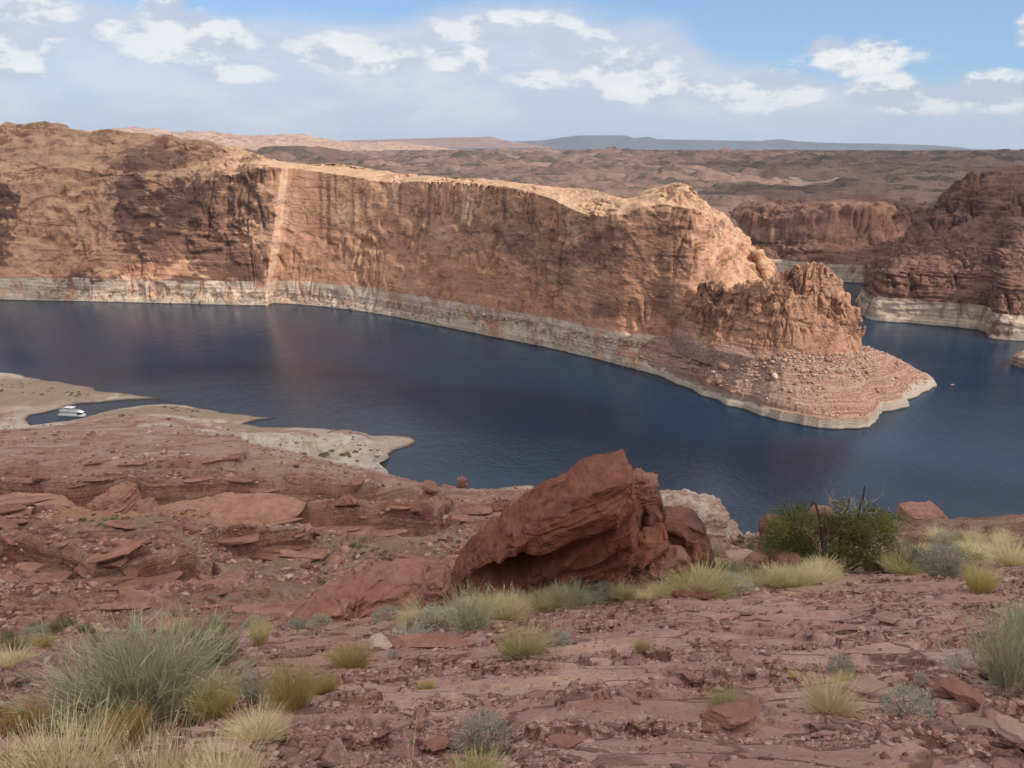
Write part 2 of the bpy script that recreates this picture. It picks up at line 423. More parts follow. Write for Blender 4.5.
# ---------------------------------------------------------------- lake
def build_lake():
    P = [(-2500, 120, 0), (2500, 120, 0), (2500, 1500, 0), (-2500, 1500, 0)]
    obj('water', mesh_np('water', P, Q=[(0, 1, 2, 3)], smooth=False), m_water, kind='structure')
    P = [(-39000, -2400, -6), (39000, -2400, -6), (39000, 44000, -6), (-39000, 44000, -6)]
    obj('lake_bed', mesh_np('lake_bed', P, Q=[(0, 1, 2, 3)], smooth=False), m_far, kind='structure')
build_lake()

# ---------------------------------------------------------------- cliffs
QF = 1.0    # mesh density

def displace(P, amp, S, seed=0.0, joints=1.0, ledges=1.0, big=1.0, axis_z=.3, blocks=1.0, fine=1.0):
    """push a cliff sheet in and out along its normals: bulges, beds, vertical joints, alcoves"""
    N = grid_normals(P)
    x, y, z = P[..., 0] + seed, P[..., 1], P[..., 2]
    big = big(x - seed) if callable(big) else big; blocks = blocks(x - seed) if callable(blocks) else blocks
    fine = fine(x - seed) if callable(fine) else fine
    d = big * .60 * S * fbm(x / (3.2 * S), y / (3.2 * S), z / (3.2 * S), 3)
    al = sstep(noise(x / (2.6 * S) + 40, y / (2.6 * S), z / (2.0 * S)), .12, .22)          # shallow arched alcoves where sheets have fallen
    d -= big * .16 * S * al
    zz = z + .5 * S * fbm(x / (5 * S), y / (5 * S), z / (5 * S), 2)
    lay = noise(x / (14 * S), y / (14 * S), zz / (.38 * S)) + .6 * noise(x / (7 * S), y / (7 * S), zz / (.14 * S)) + .3 * noise(x / (4 * S), y / (4 * S), zz / (.06 * S))
    lg = sstep(noise(x / (5 * S), y / (5 * S), z / (1.6 * S) + 50), -.25, .25)
    ledges_ = ledges(x - seed) if callable(ledges) else ledges
    d += ledges_ * .085 * S * np.clip(lay * 2.2, -1, 1) * (.25 + .75 * lg)
    j = 1 - np.minimum(1, np.abs(noise(x / (1.3 * S), y / (1.3 * S), z * axis_z / (1.6 * S) + 4)) * 6)
    j = j + .5 * (1 - np.minimum(1, np.abs(noise(x / (.55 * S), y / (.55 * S), z * axis_z / (.8 * S) + 14)) * 6))
    gate = sstep(noise(x / (3 * S), y / (3 * S), z / (2.5 * S) + 9), -.1, .25)
    d -= joints * .22 * S * j * gate
    # blocky spalled slabs
    c = noise(x / (1.1 * S), y / (1.1 * S), z / (1.0 * S) + 31)
    d += blocks * .15 * S * np.clip(c * 5, -1, 1) * sstep(noise(x / (4 * S), y / (4 * S), z / (4 * S) + 77), -.05, .15)
    d += fine * .15 * S * fbm(x / (.5 * S), y / (.5 * S), z / (.4 * S), 5, .62)
    return P + N * (d * amp)[..., None]


def curtain(name, G, counts, ns, mat, S, seed=0, closed=False, amp=None, sm=1, extra=None, attrs=None, **kw):
    C = catmull(G, ns, closed)
    P, par = blend_guides(C, counts, sm)
    if closed:
        Pp = np.concatenate([P[:, -3:], P, P[:, :3]], 1)
    else: Pp = P
    a = np.ones(Pp.shape[:2])
    if amp is not None: a = a * np.interp(par, *amp)[:, None]
    D = displace(Pp, a, S, seed, **kw)
    if closed: D = D[:, 3:-3]
    if extra is not None: D = extra(D, par)
    me = mesh_np(name, D.reshape(-1, 3), Q=grid_faces(D.shape[0], D.shape[1], closed)[:, ::-1])
    if attrs:
        for k, a in attrs(D, par).items():
            at = me.attributes.new(k, 'FLOAT', 'POINT'); at.data.foreach_set('value', np.asarray(a, np.float32).ravel())
    return obj(name, me, mat, kind='structure'), D


def st(spx, spy, b, rpx, rpy, rdy, tpx, tpy_, tdy, zt=22):
    s = WZ(spx, spy) if spy is not None else np.array(spx, float)
    if rpy is None: r = np.array(rpx, float)
    else: r = W(rpx, rpy, s[1] + rdy)
    if tpy_ is None: t = np.array(tpx, float)
    else: t = W(tpx, tpy_, s[1] + tdy)
    g0 = s + np.array([0, -2.0, -4]); g1 = s + np.array([0, 1.5, 3.0])
    u = (r - s); u[2] = 0; u /= np.linalg.norm(u) + 1e-6
    g2 = s + u * b + np.array([0, 0, 7.0 if b < 6 else 14.0]); g3 = s + u * (b + 4) + np.array([0, 0, zt + 2.0])
    bk = t + np.array([0, 90, -10.]); bk2 = t + np.array([0, 260, 0.]); bk2[2] = 20
    return np.array([g0, g1, g2, g3, r, t, bk, bk2])

c1 = [st(-420, 296, 4, -430, 178, 60, -430, 122, 180), st(-200, 297, 4, -200, 180, 55, -200, 119, 170), st(-60, 299, 4, -60, 176, 52, -60, 121, 160),
      st(0, 300, 4, 0, 173, 50, 0, 125, 150), st(40, 301, 4, 38, 166, 52, 42, 122, 150), st(80, 301.5, 4, 78, 168, 52, 85, 129.5, 145), st(120, 302.5, 4, 118, 172, 50, 118, 131, 140),
      st(180, 304, 4, 178, 176, 45, 180, 138, 130), st(235, 305.5, 4, 235, 173, 36, 232, 148, 100), st(264, 306, 4, 266, 167, 24, 264, 158, 70), st(302, 308, 5, 304, 170, 30, 306, 165, 70), st(340, 312, 5, 340, 176, 36, 335, 163.5, 76),
      st(390, 318.5, 5, 390, 182, 38, 390, 172, 78), st(440, 327, 5, 440, 181, 38, 440, 177, 70), st(500, 338.5, 6, 500, 186, 34, 500, 180, 60),
      st(550, 349, 6, 548, 197, 26, 560, 187, 60), st(590, 358, 8, 584, 213, 24, 595, 189, 56), st(630, 368.5, 12, 622, 214, 28, 630, 198, 62),
      st(662, 377, 22, 655, 204, 44, 668, 184, 72), st(690, 388, 34, 688, 207, 58, 690, 184, 84), st(704, 396, 52, 706, 212, 80, 700, 196, 98),
      st((150, 486, 0), None, 60, 728, 232, 640 - 480, 720, 214, 660 - 480), st((170, 500, 0), None, 60, 752, 252, 640 - 480, 742, 232, 660 - 480),
      st((188, 520, 0), None, 55, 772, 275, 640 - 500, 760, 258, 660 - 500), st((215, 560, 0), None, 40, (205, 650, 62), None, 0, (195, 660, 70), None, 0),
      st((240, 620, 0), None, 20, (190, 680, 64), None, 0, (165, 690, 84), None, 0)]


def c1_masks(D, par):
    """where old desert varnish, streaks dark and pale, painted shade and a painted sunlit strip lie on the big wall"""
    x, y, z = D[..., 0], D[..., 1], D[..., 2]
    def blob(px, py, rx, ry, yy):
        c = W(px, py, yy); k = yy / F
        return 1.25 - np.hypot((x - c[0]) / (rx * k), (z - c[2]) / (ry * k))
    v = np.full(x.shape, -9.0)
    for b in [(150, 160, 34, 14, 850), (200, 205, 62, 26, 800), (190, 240, 52, 20, 800), (235, 262, 36, 20, 790), (245, 190, 20, 30, 790), (215, 280, 40, 8, 790), (12, 205, 22, 22, 850), (25, 240, 14, 20, 850), (140, 195, 18, 34, 830), (100, 280, 26, 10, 800)]: v = np.maximum(v, blob(*b))
    w = np.full(x.shape, -9.0)  # dark stains, and the shade on the wall's nose painted in
    for b in [(520, 235, 40, 22, 650), (560, 250, 26, 30, 630), (470, 225, 24, 12, 670), (655, 290, 16, 34, 560), (670, 240, 26, 30, 540), (590, 240, 22, 26, 600), (640, 215, 24, 12, 580), (600, 300, 18, 10, 590), (625, 250, 30, 24, 580), (690, 270, 14, 34, 520), (745, 300, 30, 20, 480)]: w = np.maximum(w, blob(*b))
    n = fbm(x / 16, y / 30, z / 9, 5, .62)
    vm = sstep(v + 1.7 * n, .05, .35) * .85
    wm = sstep(w + 1.5 * n, .1, .7) * .5
    s = 0
    for px, wd, top, bot in [(304, 1.6, 172, 240), (313, 2.2, 170, 262), (322, 1.2, 175, 215), (343, 1.5, 180, 240), (398, 1.6, 185, 225), (430, 2.0, 185, 230), (505, 2.0, 190, 225)]:
        c0 = W(px, top, 720); c1_ = W(px, bot, 720)
        s = np.maximum(s, np.exp(-((x - c0[0] + 1.5 * noise(x * 0, y * 0, z / 8)) / wd) ** 2) * sstep(z, c1_[2] - 6, c1_[2] + 14) * sstep(par, 4.05, 3.98)[:, None])
    shadetop = .62 * sstep(x, -215, -300) * sstep(z, 118, 140) * np.clip(.75 + 1.2 * n, 0, 1)  # left hill top: cloud shade painted into the colour
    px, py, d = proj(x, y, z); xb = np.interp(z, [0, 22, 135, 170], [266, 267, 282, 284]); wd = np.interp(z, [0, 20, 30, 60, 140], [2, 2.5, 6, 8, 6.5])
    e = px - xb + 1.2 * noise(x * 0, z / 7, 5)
    lit_pale = sstep(e, -.6, .8) * sstep(e, wd + 1.2, wd - .4) * (par < 4.02)[:, None]  # corner strip painted paler so that it looks sunlit
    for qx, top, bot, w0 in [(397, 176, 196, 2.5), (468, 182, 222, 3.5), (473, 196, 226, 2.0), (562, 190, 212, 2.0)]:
        e = px - qx - (py - top) * -.12 + 1.5 * noise(x * 0, z / 5, qx); lit_pale = np.maximum(lit_pale, .9 * sstep(np.abs(e), w0, w0 * .5) * sstep(py, top - 2, top + 2) * sstep(py, bot + 2, bot - 4))
    return {'varn_shade': np.clip(np.maximum(np.maximum(np.maximum(vm, wm), .7 * s), shadetop), 0, 1) * (1 - lit_pale), 'lit_pale': lit_pale}
def c1_step(D, par):
    # the big vertical corner: right of a slanting line the wall stands back by some metres
    px, py, d = proj(D[..., 0], D[..., 1], D[..., 2]); z = D[..., 2]
    xb = np.interp(z, [0, 22, 135, 170], [266, 267, 282, 284]) + .8 * noise(z * 0, z / 9, 3)
    k = np.clip((px - xb) / np.interp(z, [0, 20, 60, 140], [3, 5, 9, 8]), 0, 1) * sstep(px, 470, 330) * (par < 5.01)[:, None]
    D[..., 1] += 13 * k; return D
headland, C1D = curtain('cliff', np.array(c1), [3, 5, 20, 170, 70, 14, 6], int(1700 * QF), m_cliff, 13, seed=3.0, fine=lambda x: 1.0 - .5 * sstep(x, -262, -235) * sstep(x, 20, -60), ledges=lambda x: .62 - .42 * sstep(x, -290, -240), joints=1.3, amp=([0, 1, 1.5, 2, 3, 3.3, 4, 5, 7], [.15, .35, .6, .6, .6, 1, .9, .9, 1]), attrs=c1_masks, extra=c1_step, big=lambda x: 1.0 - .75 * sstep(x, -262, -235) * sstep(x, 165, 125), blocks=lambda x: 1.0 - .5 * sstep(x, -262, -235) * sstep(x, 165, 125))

# butte: the long fin at the headland's end
def loop(ptsF, back, z0):
    return ptsF
fin = []   # front (left to right), then the back (right to left): base, shoulder, top, cap
def fs(base, sh, top, cap): return np.array([base + np.array([0, 0, -10.]), base, sh, top, cap])
base_f = [(672, 334, 26), (700, 346, 27), (722, 352, 27), (750, 357, 27), (778, 361, 27), (805, 363, 27), (835, 363, 27), (858, 359, 27)]
sh_f = [(690, 312, 508), (708, 318, 494), (726, 320, 482), (752, 318, 471), (778, 315, 461), (800, 312, 458), (830, 318, 457), (855, 325, 464)]
top_f = [(704, 286, 512), (716, 284, 502), (733, 288, 492), (755, 284, 480), (778, 277, 473), (804, 267, 468), (828, 267, 469), (846, 293, 472)]
F1 = [fs(WZ(*b), W(*s), W(*t), W(t[0], t[1], t[2] + 5)) for b, s, t in zip(base_f, sh_f, top_f)]
B1 = []
for f_ in F1[::-1]:
    t = f_[3]; B1.append(np.array([[t[0] + 3, t[1] + 42, 12], [t[0] + 3, t[1] + 40, 22], [t[0] + 2, t[1] + 28, (t[2] + 25) / 2], [t[0], t[1] + 11, t[2] - 1], f_[4]]))
e = F1[-1]
E1 = np.array([e[0] + [5, 18, 0], e[1] + [5, 18, 0], W(862, 330, 480), W(850, 297, 479), F1[-1][4]])
fin = np.array(F1 + [E1] + B1)
def crest(D, par):
    k = sstep(par, 1.3, 2.3)[:, None]; x, y = D[..., 0], D[..., 1]
    D[..., 2] += k * (2.2 * ridged(x / 9, y / 9, 3, 3) - 1.2 + 1.3 * np.clip(4 * noise(x / 4.2, y / 4.2, 7), -1, 1)); return D
butte, BD = curtain('butte', fin, [3, 60, 75, 8], int(1300 * QF), m_butte, 7.5, seed=50, closed=True, amp=([0, 1, 2, 3, 4], [.1, .15, .95, 1.0, .6]), joints=2.4, ledges=1.1, axis_z=.2, big=.9, fine=1.5, blocks=1.6, extra=crest)

# headland apron, a low terraced shore
shoreC = [WZ(560, 350), WZ(590, 358), WZ(610, 363), WZ(630, 368.5), WZ(650, 374), WZ(662, 378), WZ(676, 385), WZ(690, 389), WZ(700, 396), WZ(716, 400), WZ(726, 406), WZ(742, 409), WZ(760, 416), WZ(780, 421), WZ(800, 425), WZ(818, 428),
          WZ(840, 429.5), WZ(868, 428), WZ(877, 419), WZ(882, 412), WZ(900, 410), WZ(908, 407), WZ(906, 402), WZ(922, 395), WZ(938, 386), WZ(935, 381), WZ(915, 375), WZ(895, 368), WZ(875, 358), (262, 590, 0), (250, 640, 0), (225, 700, 0), (160, 760, 0), (60, 720, 0), (30, 640, 0)]
FINB = np.array([WZ(*b)[:2] for b in base_f] + [WZ(*base_f[-1])[:2] + [8, 34]] + [WZ(*base_f[0])[:2] + [20, 60]])
def build_apron():
    xs = np.linspace(0, 310, int(620 * QF)); ys = np.linspace(395, 740, int(690 * QF))
    X, Y = np.meshgrid(xs, ys)
    wx = X + 2.2 * fbm(X / 9, Y / 9, 1, 3) ; wy = Y + 2.2 * fbm(X / 9, Y / 9, 7, 3)
    sd = poly_sd(wx, wy, np.array(shoreC))
    tipf = sstep(Y, 470, 415) * sstep(X, 110, 170)
    z = np.interp(sd, [-30, -3, 0, 2.0, 4, 26, 60, 90], [-8, -4, -.3, 2.5, 4, 16, 30, 32])
    z2 = np.interp(sd, [-30, -3, 0, 1.2, 4, 18, 50, 90], [-8, -4, 1.0, 6.0, 6.6, 10, 24, 28])
    z = z * (1 - tipf) + z2 * tipf
    zn = z + 2.0 * fbm(X / 22, Y / 22, 3, 4) * sstep(sd, 2, 12)
    zt = terrace(zn, 3.1, 3) * .55 + terrace(zn, .9, 3) * .45
    m = sstep(sd, .5, 3)
    z = z * (1 - m) + (zt * .75 + zn * .25) * m + .7 * fbm(X / 2.2, Y / 2.2, 9, 4, .6) * sstep(sd, -1, 2)
    fd = poly_sd(X, Y, FINB); tal = np.minimum(30.5 + .72 * np.minimum(fd, 2), 3 + 1.15 * sd) + 1.3 * fbm(X / 5, Y / 5, 4, 4, .6) + .5 * fbm(X / 1.4, Y / 1.4, 6, 3)
    z = np.where((fd > -34) & (sd > 4), np.maximum(z, tal), z)
    global APZ
    APZ = lambda qx, qy: z[np.clip(((np.asarray(qy) - 395) / 345 * (len(ys) - 1)).round().astype(int), 0, len(ys) - 1), np.clip((np.asarray(qx) / 310 * (len(xs) - 1)).round().astype(int), 0, len(xs) - 1)]
    me = mesh_np('shore_apron', np.stack([X, Y, z], -1).reshape(-1, 3), Q=grid_faces(*X.shape))
    obj('rocky_headland', me, m_head, kind='structure')
build_apron()

# right-hand canyon wall
def s3(sp, mp, tp, z2=22):
    my, ty = mp[2], tp[2]
    s = WZ(*sp) if len(sp) == 2 else np.array(sp, float)
    md = W(mp[0], mp[1], my); t = W(tp[0], tp[1], ty)
    u = md - s; u[2] = 0; u /= np.linalg.norm(u)
    g4 = s + u * 20 + [0, 0, z2 + 22]; md = md * .35 + (s + u * 45 + [0, 0, z2 + 28]) * .65; md[2] = max(md[2], g4[2] + 4)
    return np.array([s + [0, 0, -4] - u * 2, s + u * 1 + [0, 0, 2.5], s + u * 4 + [0, 0, 9], s + u * 7 + [0, 0, z2], g4, md + (t - md) * .25 + [0, 0, 2], t, t + [90, 60, 3], t + [330, 260, -90]])
c3 = [np.array([[620, 1010, -4], [622, 1008, 2], [624, 1006, 9], [626, 1004, 22], [632, 996, 44], [640, 980, 60], [660, 960, 80], [700, 960, 80], [760, 1100, 20]], float), s3((420, 860, 0), (915, 266, 840), (960, 186, 860)), s3((360, 800, 0), (903, 266, 800), (950, 192, 830)), s3((857, 309), (890, 272, 770), (944, 192, 800)), s3((862, 315), (898, 276, 745), (950, 186, 785)),
      s3((870, 320), (908, 281, 730), (958, 179, 775)), s3((908, 323.5), (930, 284, 722), (970, 173, 765)), s3((958, 328), (962, 288, 702), (984, 170, 755)),
      s3((984, 332), (985, 291, 692), (1000, 171, 745)), s3((992, 339), (1003, 293, 672), (1016, 173, 735)), s3((1026, 342), (1032, 296, 660), (1040, 173, 725)),
      s3((1080, 348), (1080, 300, 640), (1085, 176, 710)), s3((1200, 362), (1200, 310, 600), (1200, 180, 680)), s3((1400, 380), (1400, 320, 570), (1400, 190, 650))]
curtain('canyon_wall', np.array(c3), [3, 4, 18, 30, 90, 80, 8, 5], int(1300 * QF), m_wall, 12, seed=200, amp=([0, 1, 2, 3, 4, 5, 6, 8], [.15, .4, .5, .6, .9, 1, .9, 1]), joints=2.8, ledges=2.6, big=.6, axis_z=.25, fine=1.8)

# far wall across the channel
def s2(sp, mpy, my, rpy, ry, tpy_, ty):
    s = WZ(*sp); px = sp[0]
    md = W(px, mpy, s[1] + my); r = W(px, rpy, s[1] + ry); t = W(px, tpy_, s[1] + ty)
    return np.array([s + [0, -2, -4], s + [0, 2, 3], s + [0, 5, 20], md, md + [0, 22, 4], r, t, t + [0, 60, 2], t + [0, 500, -60]])
c2 = [s2((620, 255), 236, 25, 205, 60, 200, 90), s2((690, 266), 240, 25, 206, 60, 200, 90), s2((740, 272), 246, 20, 212, 55, 205, 85), s2((765, 276), 250, 20, 214, 55, 206, 85),
      s2((800, 280), 250, 18, 212, 50, 205, 80), s2((830, 282), 250, 18, 209, 48, 203, 80), s2((860, 283), 250, 18, 208, 48, 203, 80), s2((888, 283), 249, 22, 210, 55, 204, 90),
      s2((905, 281), 246, 40, 214, 90, 206, 130), s2((930, 279), 240, 60, 208, 120, 200, 170), s2((1000, 277), 235, 60, 205, 120, 195, 170), s2((1200, 276), 235, 60, 205, 120, 195, 170)]
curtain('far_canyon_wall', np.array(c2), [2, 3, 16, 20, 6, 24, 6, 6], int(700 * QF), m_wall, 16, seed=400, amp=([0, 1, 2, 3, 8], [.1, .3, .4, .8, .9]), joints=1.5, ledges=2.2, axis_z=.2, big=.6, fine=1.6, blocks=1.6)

# ---------------------------------------------------------------- plateau and mesas
def build_plateau():
    nr, nc = int(520 * QF), int(900 * QF)
    ys = 985 * (14000 / 985) ** np.linspace(0, 1, nr)
    aa = np.linspace(-1.15, 1.25, nc)
    Y = ys[:, None] * np.ones(nc)[None]; X = Y * aa[None]
    base = np.interp(Y, [900, 1000, 1300, 2000, 3200, 5500, 9000, 14000], [80, 84, 92, 103, 113, 110, 88, 56])
    A = np.interp(Y, [900, 1100, 2000, 5000, 14000], [5, 12, 24, 34, 50])
    n = fbm(X / 420, Y / 520, 5, 5, .55)
    rd = 1 - np.abs(noise(X / 240, Y / 200, 2)) * 2
    dom = np.abs(noise(X / 95, Y / 80, 8)) + .5 * np.abs(noise(X / 43, Y / 37, 3)) + .25 * np.abs(noise(X / 20, Y / 18, 4))
    z = base + A * n * 1.5 - A * .5 * np.clip(rd, 0, 1) ** 3 + np.interp(Y, [900, 3000, 14000], [16, 26, 40]) * (dom - .45)
    zt = terrace(z + 3 * fbm(X / 60, Y / 50, 3, 3), 8, 4); z = z * .35 + zt * .65 + 1.4 * fbm(X / 9, Y / 8, 2, 3)
    # dark hump behind the wall, and low rises
    for (px, py, yy, rx, ry, h) in [(300, 146, 1900, 190, 160, 42), (270, 149, 1900, 120, 120, 18), (560, 149, 3600, 420, 300, 26), (780, 153, 5200, 60, 60, 45), (700, 160, 3000, 500, 250, 14), (430, 156, 2600, 260, 200, 18)]:
        c = W(px, py, yy); z += h * np.exp(-((X - c[0]) / rx) ** 2 - ((Y - c[1]) / ry) ** 2)
    lim = CZ - Y * np.where(Y > 3800, tpy(150.5), tpy(147))   # keep below the far skyline
    lim = lim + np.where(Y > 3800, 1.1e-3 * Y * fbm(X / 900, Y / 900, 6, 4, .6), 3 * fbm(X / 200, Y / 200, 6, 3))
    z = np.where(z > lim, lim + (z - lim) * .25, z)
    z = z - 40 * sstep(Y, 1060, 985)
    me = mesh_np('plateau', np.stack([X, Y, z], -1).reshape(-1, 3), Q=grid_faces(nr, nc))
    obj('plateau_terrain', me, m_plateau, kind='structure')


def plateau_mat():
    m, T, b = new_mat('slickrock_plateau')
    pos = T.new('ShaderNodeNewGeometry').outputs['Position']
    big = T.noise(pos, .0022, 5, .6, .4); mid = T.noise(pos, .02, 6, .65); fine = T.noise(pos, .12, 4, .7)
    c = T.mix(T.ss(T.m('ADD', T.m('MULTIPLY', big, .6), T.m('MULTIPLY', mid, .4)), .40, .62), (.125, .078, .064), (.225, .15, .122))
    c = T.mix(T.m('MULTIPLY', T.ss(T.noise(T.mapping(pos, scale=(.5, 1, 1)), .013, 6, .75, .5), .50, .57), .85), c, (.060, .052, .040))    # scrub in the hollows
    c = T.mix(T.m('MULTIPLY', T.ss(fine, .55, .68), .35), c, (.08, .06, .045))
    T.put(b.inputs['Base Color'], c)
    bm = T.new('ShaderNodeBump'); bm.inputs['Strength'].default_value = .9; bm.inputs['Distance'].default_value = 9
    T.put(bm.inputs['Height'], mid); T.l.new(bm.outputs[0], b.inputs['Normal'])
    return m
m_plateau = plateau_mat()
build_plateau()


def ridge(name, pts, y, depth, mat, ns=500, nf=.3, S=60, seed=0, drop=None, rows=30, lump=0.0, face=.12):
    """long ridge or mesa: crest given as (px, py) at distance y"""
    P = np.array([W(px, py, y) for px, py in pts]); 
    s = np.linspace(P[0, 0], P[-1, 0], ns); zc = np.interp(s, P[:, 0], P[:, 2])
    t = np.linspace(0, 1, rows)
    z0 = drop if drop is not None else 40.0
    prof = np.interp(t, [0, .35, .5, .58, .75, 1], [0, nf, .55, .93, 1, .97])
    X = s[None] + 0 * t[:, None]; Yo = y - depth * .6 + depth * t[:, None] + 0 * s[None]
    Yo = Yo + depth * face * fbm(X / (depth * .8), seed, 1, 4) * (1 - t[:, None] * .6)
    Z = z0 + (zc[None] - z0) * prof[:, None]
    if lump: Z += lump * fbm(X / (S * 2), Yo / (S * 2), seed, 4, .6) * np.interp(t, [0, .6, 1], [1, .8, 1])[:, None]
    V = np.stack([X, Yo, Z], -1)
    return obj(name, mesh_np(name, V.reshape(-1, 3), Q=grid_faces(rows, ns)), mat, kind='structure')

ridge('mesa', [(300, 150), (470, 146), (500, 142), (545, 140), (572, 136), (580, 135), (628, 135), (636, 138), (652, 136.5), (660, 139), (700, 139.5), (776, 141), (784, 139), (796, 141), (850, 143), (930, 144.5), (960, 147), (985, 151), (1060, 153), (1500, 156)], 26000, 5000, m_mesa, seed=3, S=900, lump=22, drop=-100, face=.3)
ridge('mesa', [(860, 158), (905, 152), (925, 150.5), (960, 149.5), (990, 150), (1040, 151), (1300, 149)], 13000, 2200, m_mesa2, seed=8, S=400, lump=10, drop=-20, face=.3)
ridge('mesa', [(270, 150), (330, 141), (360, 139.5), (400, 139), (440, 137.5), (470, 137), (492, 136), (500, 139), (520, 143), (560, 148)], 15000, 2600, m_far, seed=13, S=400, lump=12, drop=110)
ridge('slickrock_hills', [(-500, 133), (0, 132), (60, 131), (100, 131), (112, 127), (125, 128), (140, 132), (175, 132), (190, 131), (215, 135), (260, 136), (285, 134), (300, 138), (330, 142), (360, 146), (400, 152)], 5200, 1500, m_pale, seed=21, S=45, lump=34, drop=110, ns=900, rows=90, nf=.5)
ridge('slickrock_hills', [(300, 152), (330, 148), (360, 144), (385, 142), (420, 146), (440, 149), (470, 153), (500, 156)], 6800, 1400, m_pale, seed=31, S=55, lump=30, drop=115, ns=500, rows=70, nf=.5)

# ---------------------------------------------------------------- broken cloud overhead (outside the view) and the air
def cloud_mat(op=.80):
    m = bpy.data.materials.new('cloud_white'); m.use_nodes = True; m.node_tree.nodes.clear(); T = NT(m.node_tree)
    d = T.new('ShaderNodeBsdfDiffuse'); d.inputs[0].default_value = (.9, .9, .9, 1)
    t = T.new('ShaderNodeBsdfTranslucent'); t.inputs[0].default_value = (.9, .9, .9, 1)
    p = T.new('ShaderNodeBsdfTransparent'); a = T.new('ShaderNodeMixShader'); a.inputs[0].default_value = .55
    T.l.new(d.outputs[0], a.inputs[1]); T.l.new(t.outputs[0], a.inputs[2])
    b = T.new('ShaderNodeMixShader'); b.inputs[0].default_value = op
    T.l.new(p.outputs[0], b.inputs[1]); T.l.new(a.outputs[0], b.inputs[2])
    o = T.new('ShaderNodeOutputMaterial'); T.l.new(b.outputs[0], o.inputs[0]); return m
m_cloud = cloud_mat(); m_thin = cloud_mat(.62)


def cloud(cx, cy, rx, ry, seed, H=1800.0, rot=0.0, thin=False):
    """a flattened heap of cloud whose shadow centres on ground point (cx, cy)"""
    dx, dy = SV.x / SV.z * (H - 60), SV.y / SV.z * (H - 60)
    nt, npn = 96, 40
    th = np.linspace(0, 2 * np.pi, nt, endpoint=False); ph = np.linspace(0, np.pi, npn)
    TH, PH = np.meshgrid(th, ph)
    u = np.stack([np.sin(PH) * np.cos(TH), np.sin(PH) * np.sin(TH), np.cos(PH)], -1)
    k = 1 + .55 * fbm(u[..., 0] * 1.6 + seed, u[..., 1] * 1.6, u[..., 2] * 1.6, 4, .6)
    x = u[..., 0] * rx * k; y = u[..., 1] * ry * k; z = u[..., 2] * 90 * np.where(u[..., 2] > 0, 1.5 * k, .35)
    c, s_ = math.cos(rot), math.sin(rot)
    V = np.stack([x * c - y * s_ + cx + dx, x * s_ + y * c + cy + dy, z + H], -1).reshape(-1, 3)
    obj('cloud', mesh_np('cloud', V, Q=grid_faces(npn, nt, True)[:, ::-1]), m_thin if thin else m_cloud, kind='structure')
cloud(-330, 160, 560, 330, 1.0)
cloud(230, 60, 330, 260, 5.0)
cloud(-800, 880, 430, 190, 9.0, rot=-.15, thin=True)
cloud(1700, 2100, 1250, 900, 14.0)
cloud(750, 1180, 420, 260, 18.0)
cloud(560, 760, 190, 90, 22.0)
cloud(2300, 4600, 2300, 1500, 27.0)


def build_haze():
    m = bpy.data.materials.new('haze_air'); m.use_nodes = True; m.node_tree.nodes.clear(); T = NT(m.node_tree)
    v = T.new('ShaderNodeVolumePrincipled'); v.inputs['Color'].default_value = (.70, .82, 1, 1); v.inputs['Density'].default_value = 2.4e-5; v.inputs['Anisotropy'].default_value = .2
    o = T.new('ShaderNodeOutputMaterial'); T.l.new(v.outputs[0], o.inputs[1])
    x0, x1, y0, y1, z0, z1 = -40000, 40000, -2500, 45000, -8, 620
    V = [(x, y, z) for z in (z0, z1) for y in (y0, y1) for x in (x0, x1)]
    obj('haze', mesh_np('haze', V, Q=[(0, 2, 3, 1), (4, 5, 7, 6), (0, 1, 5, 4), (2, 6, 7, 3), (0, 4, 6, 2), (1, 3, 7, 5)], smooth=False), m, kind='stuff')
build_haze()

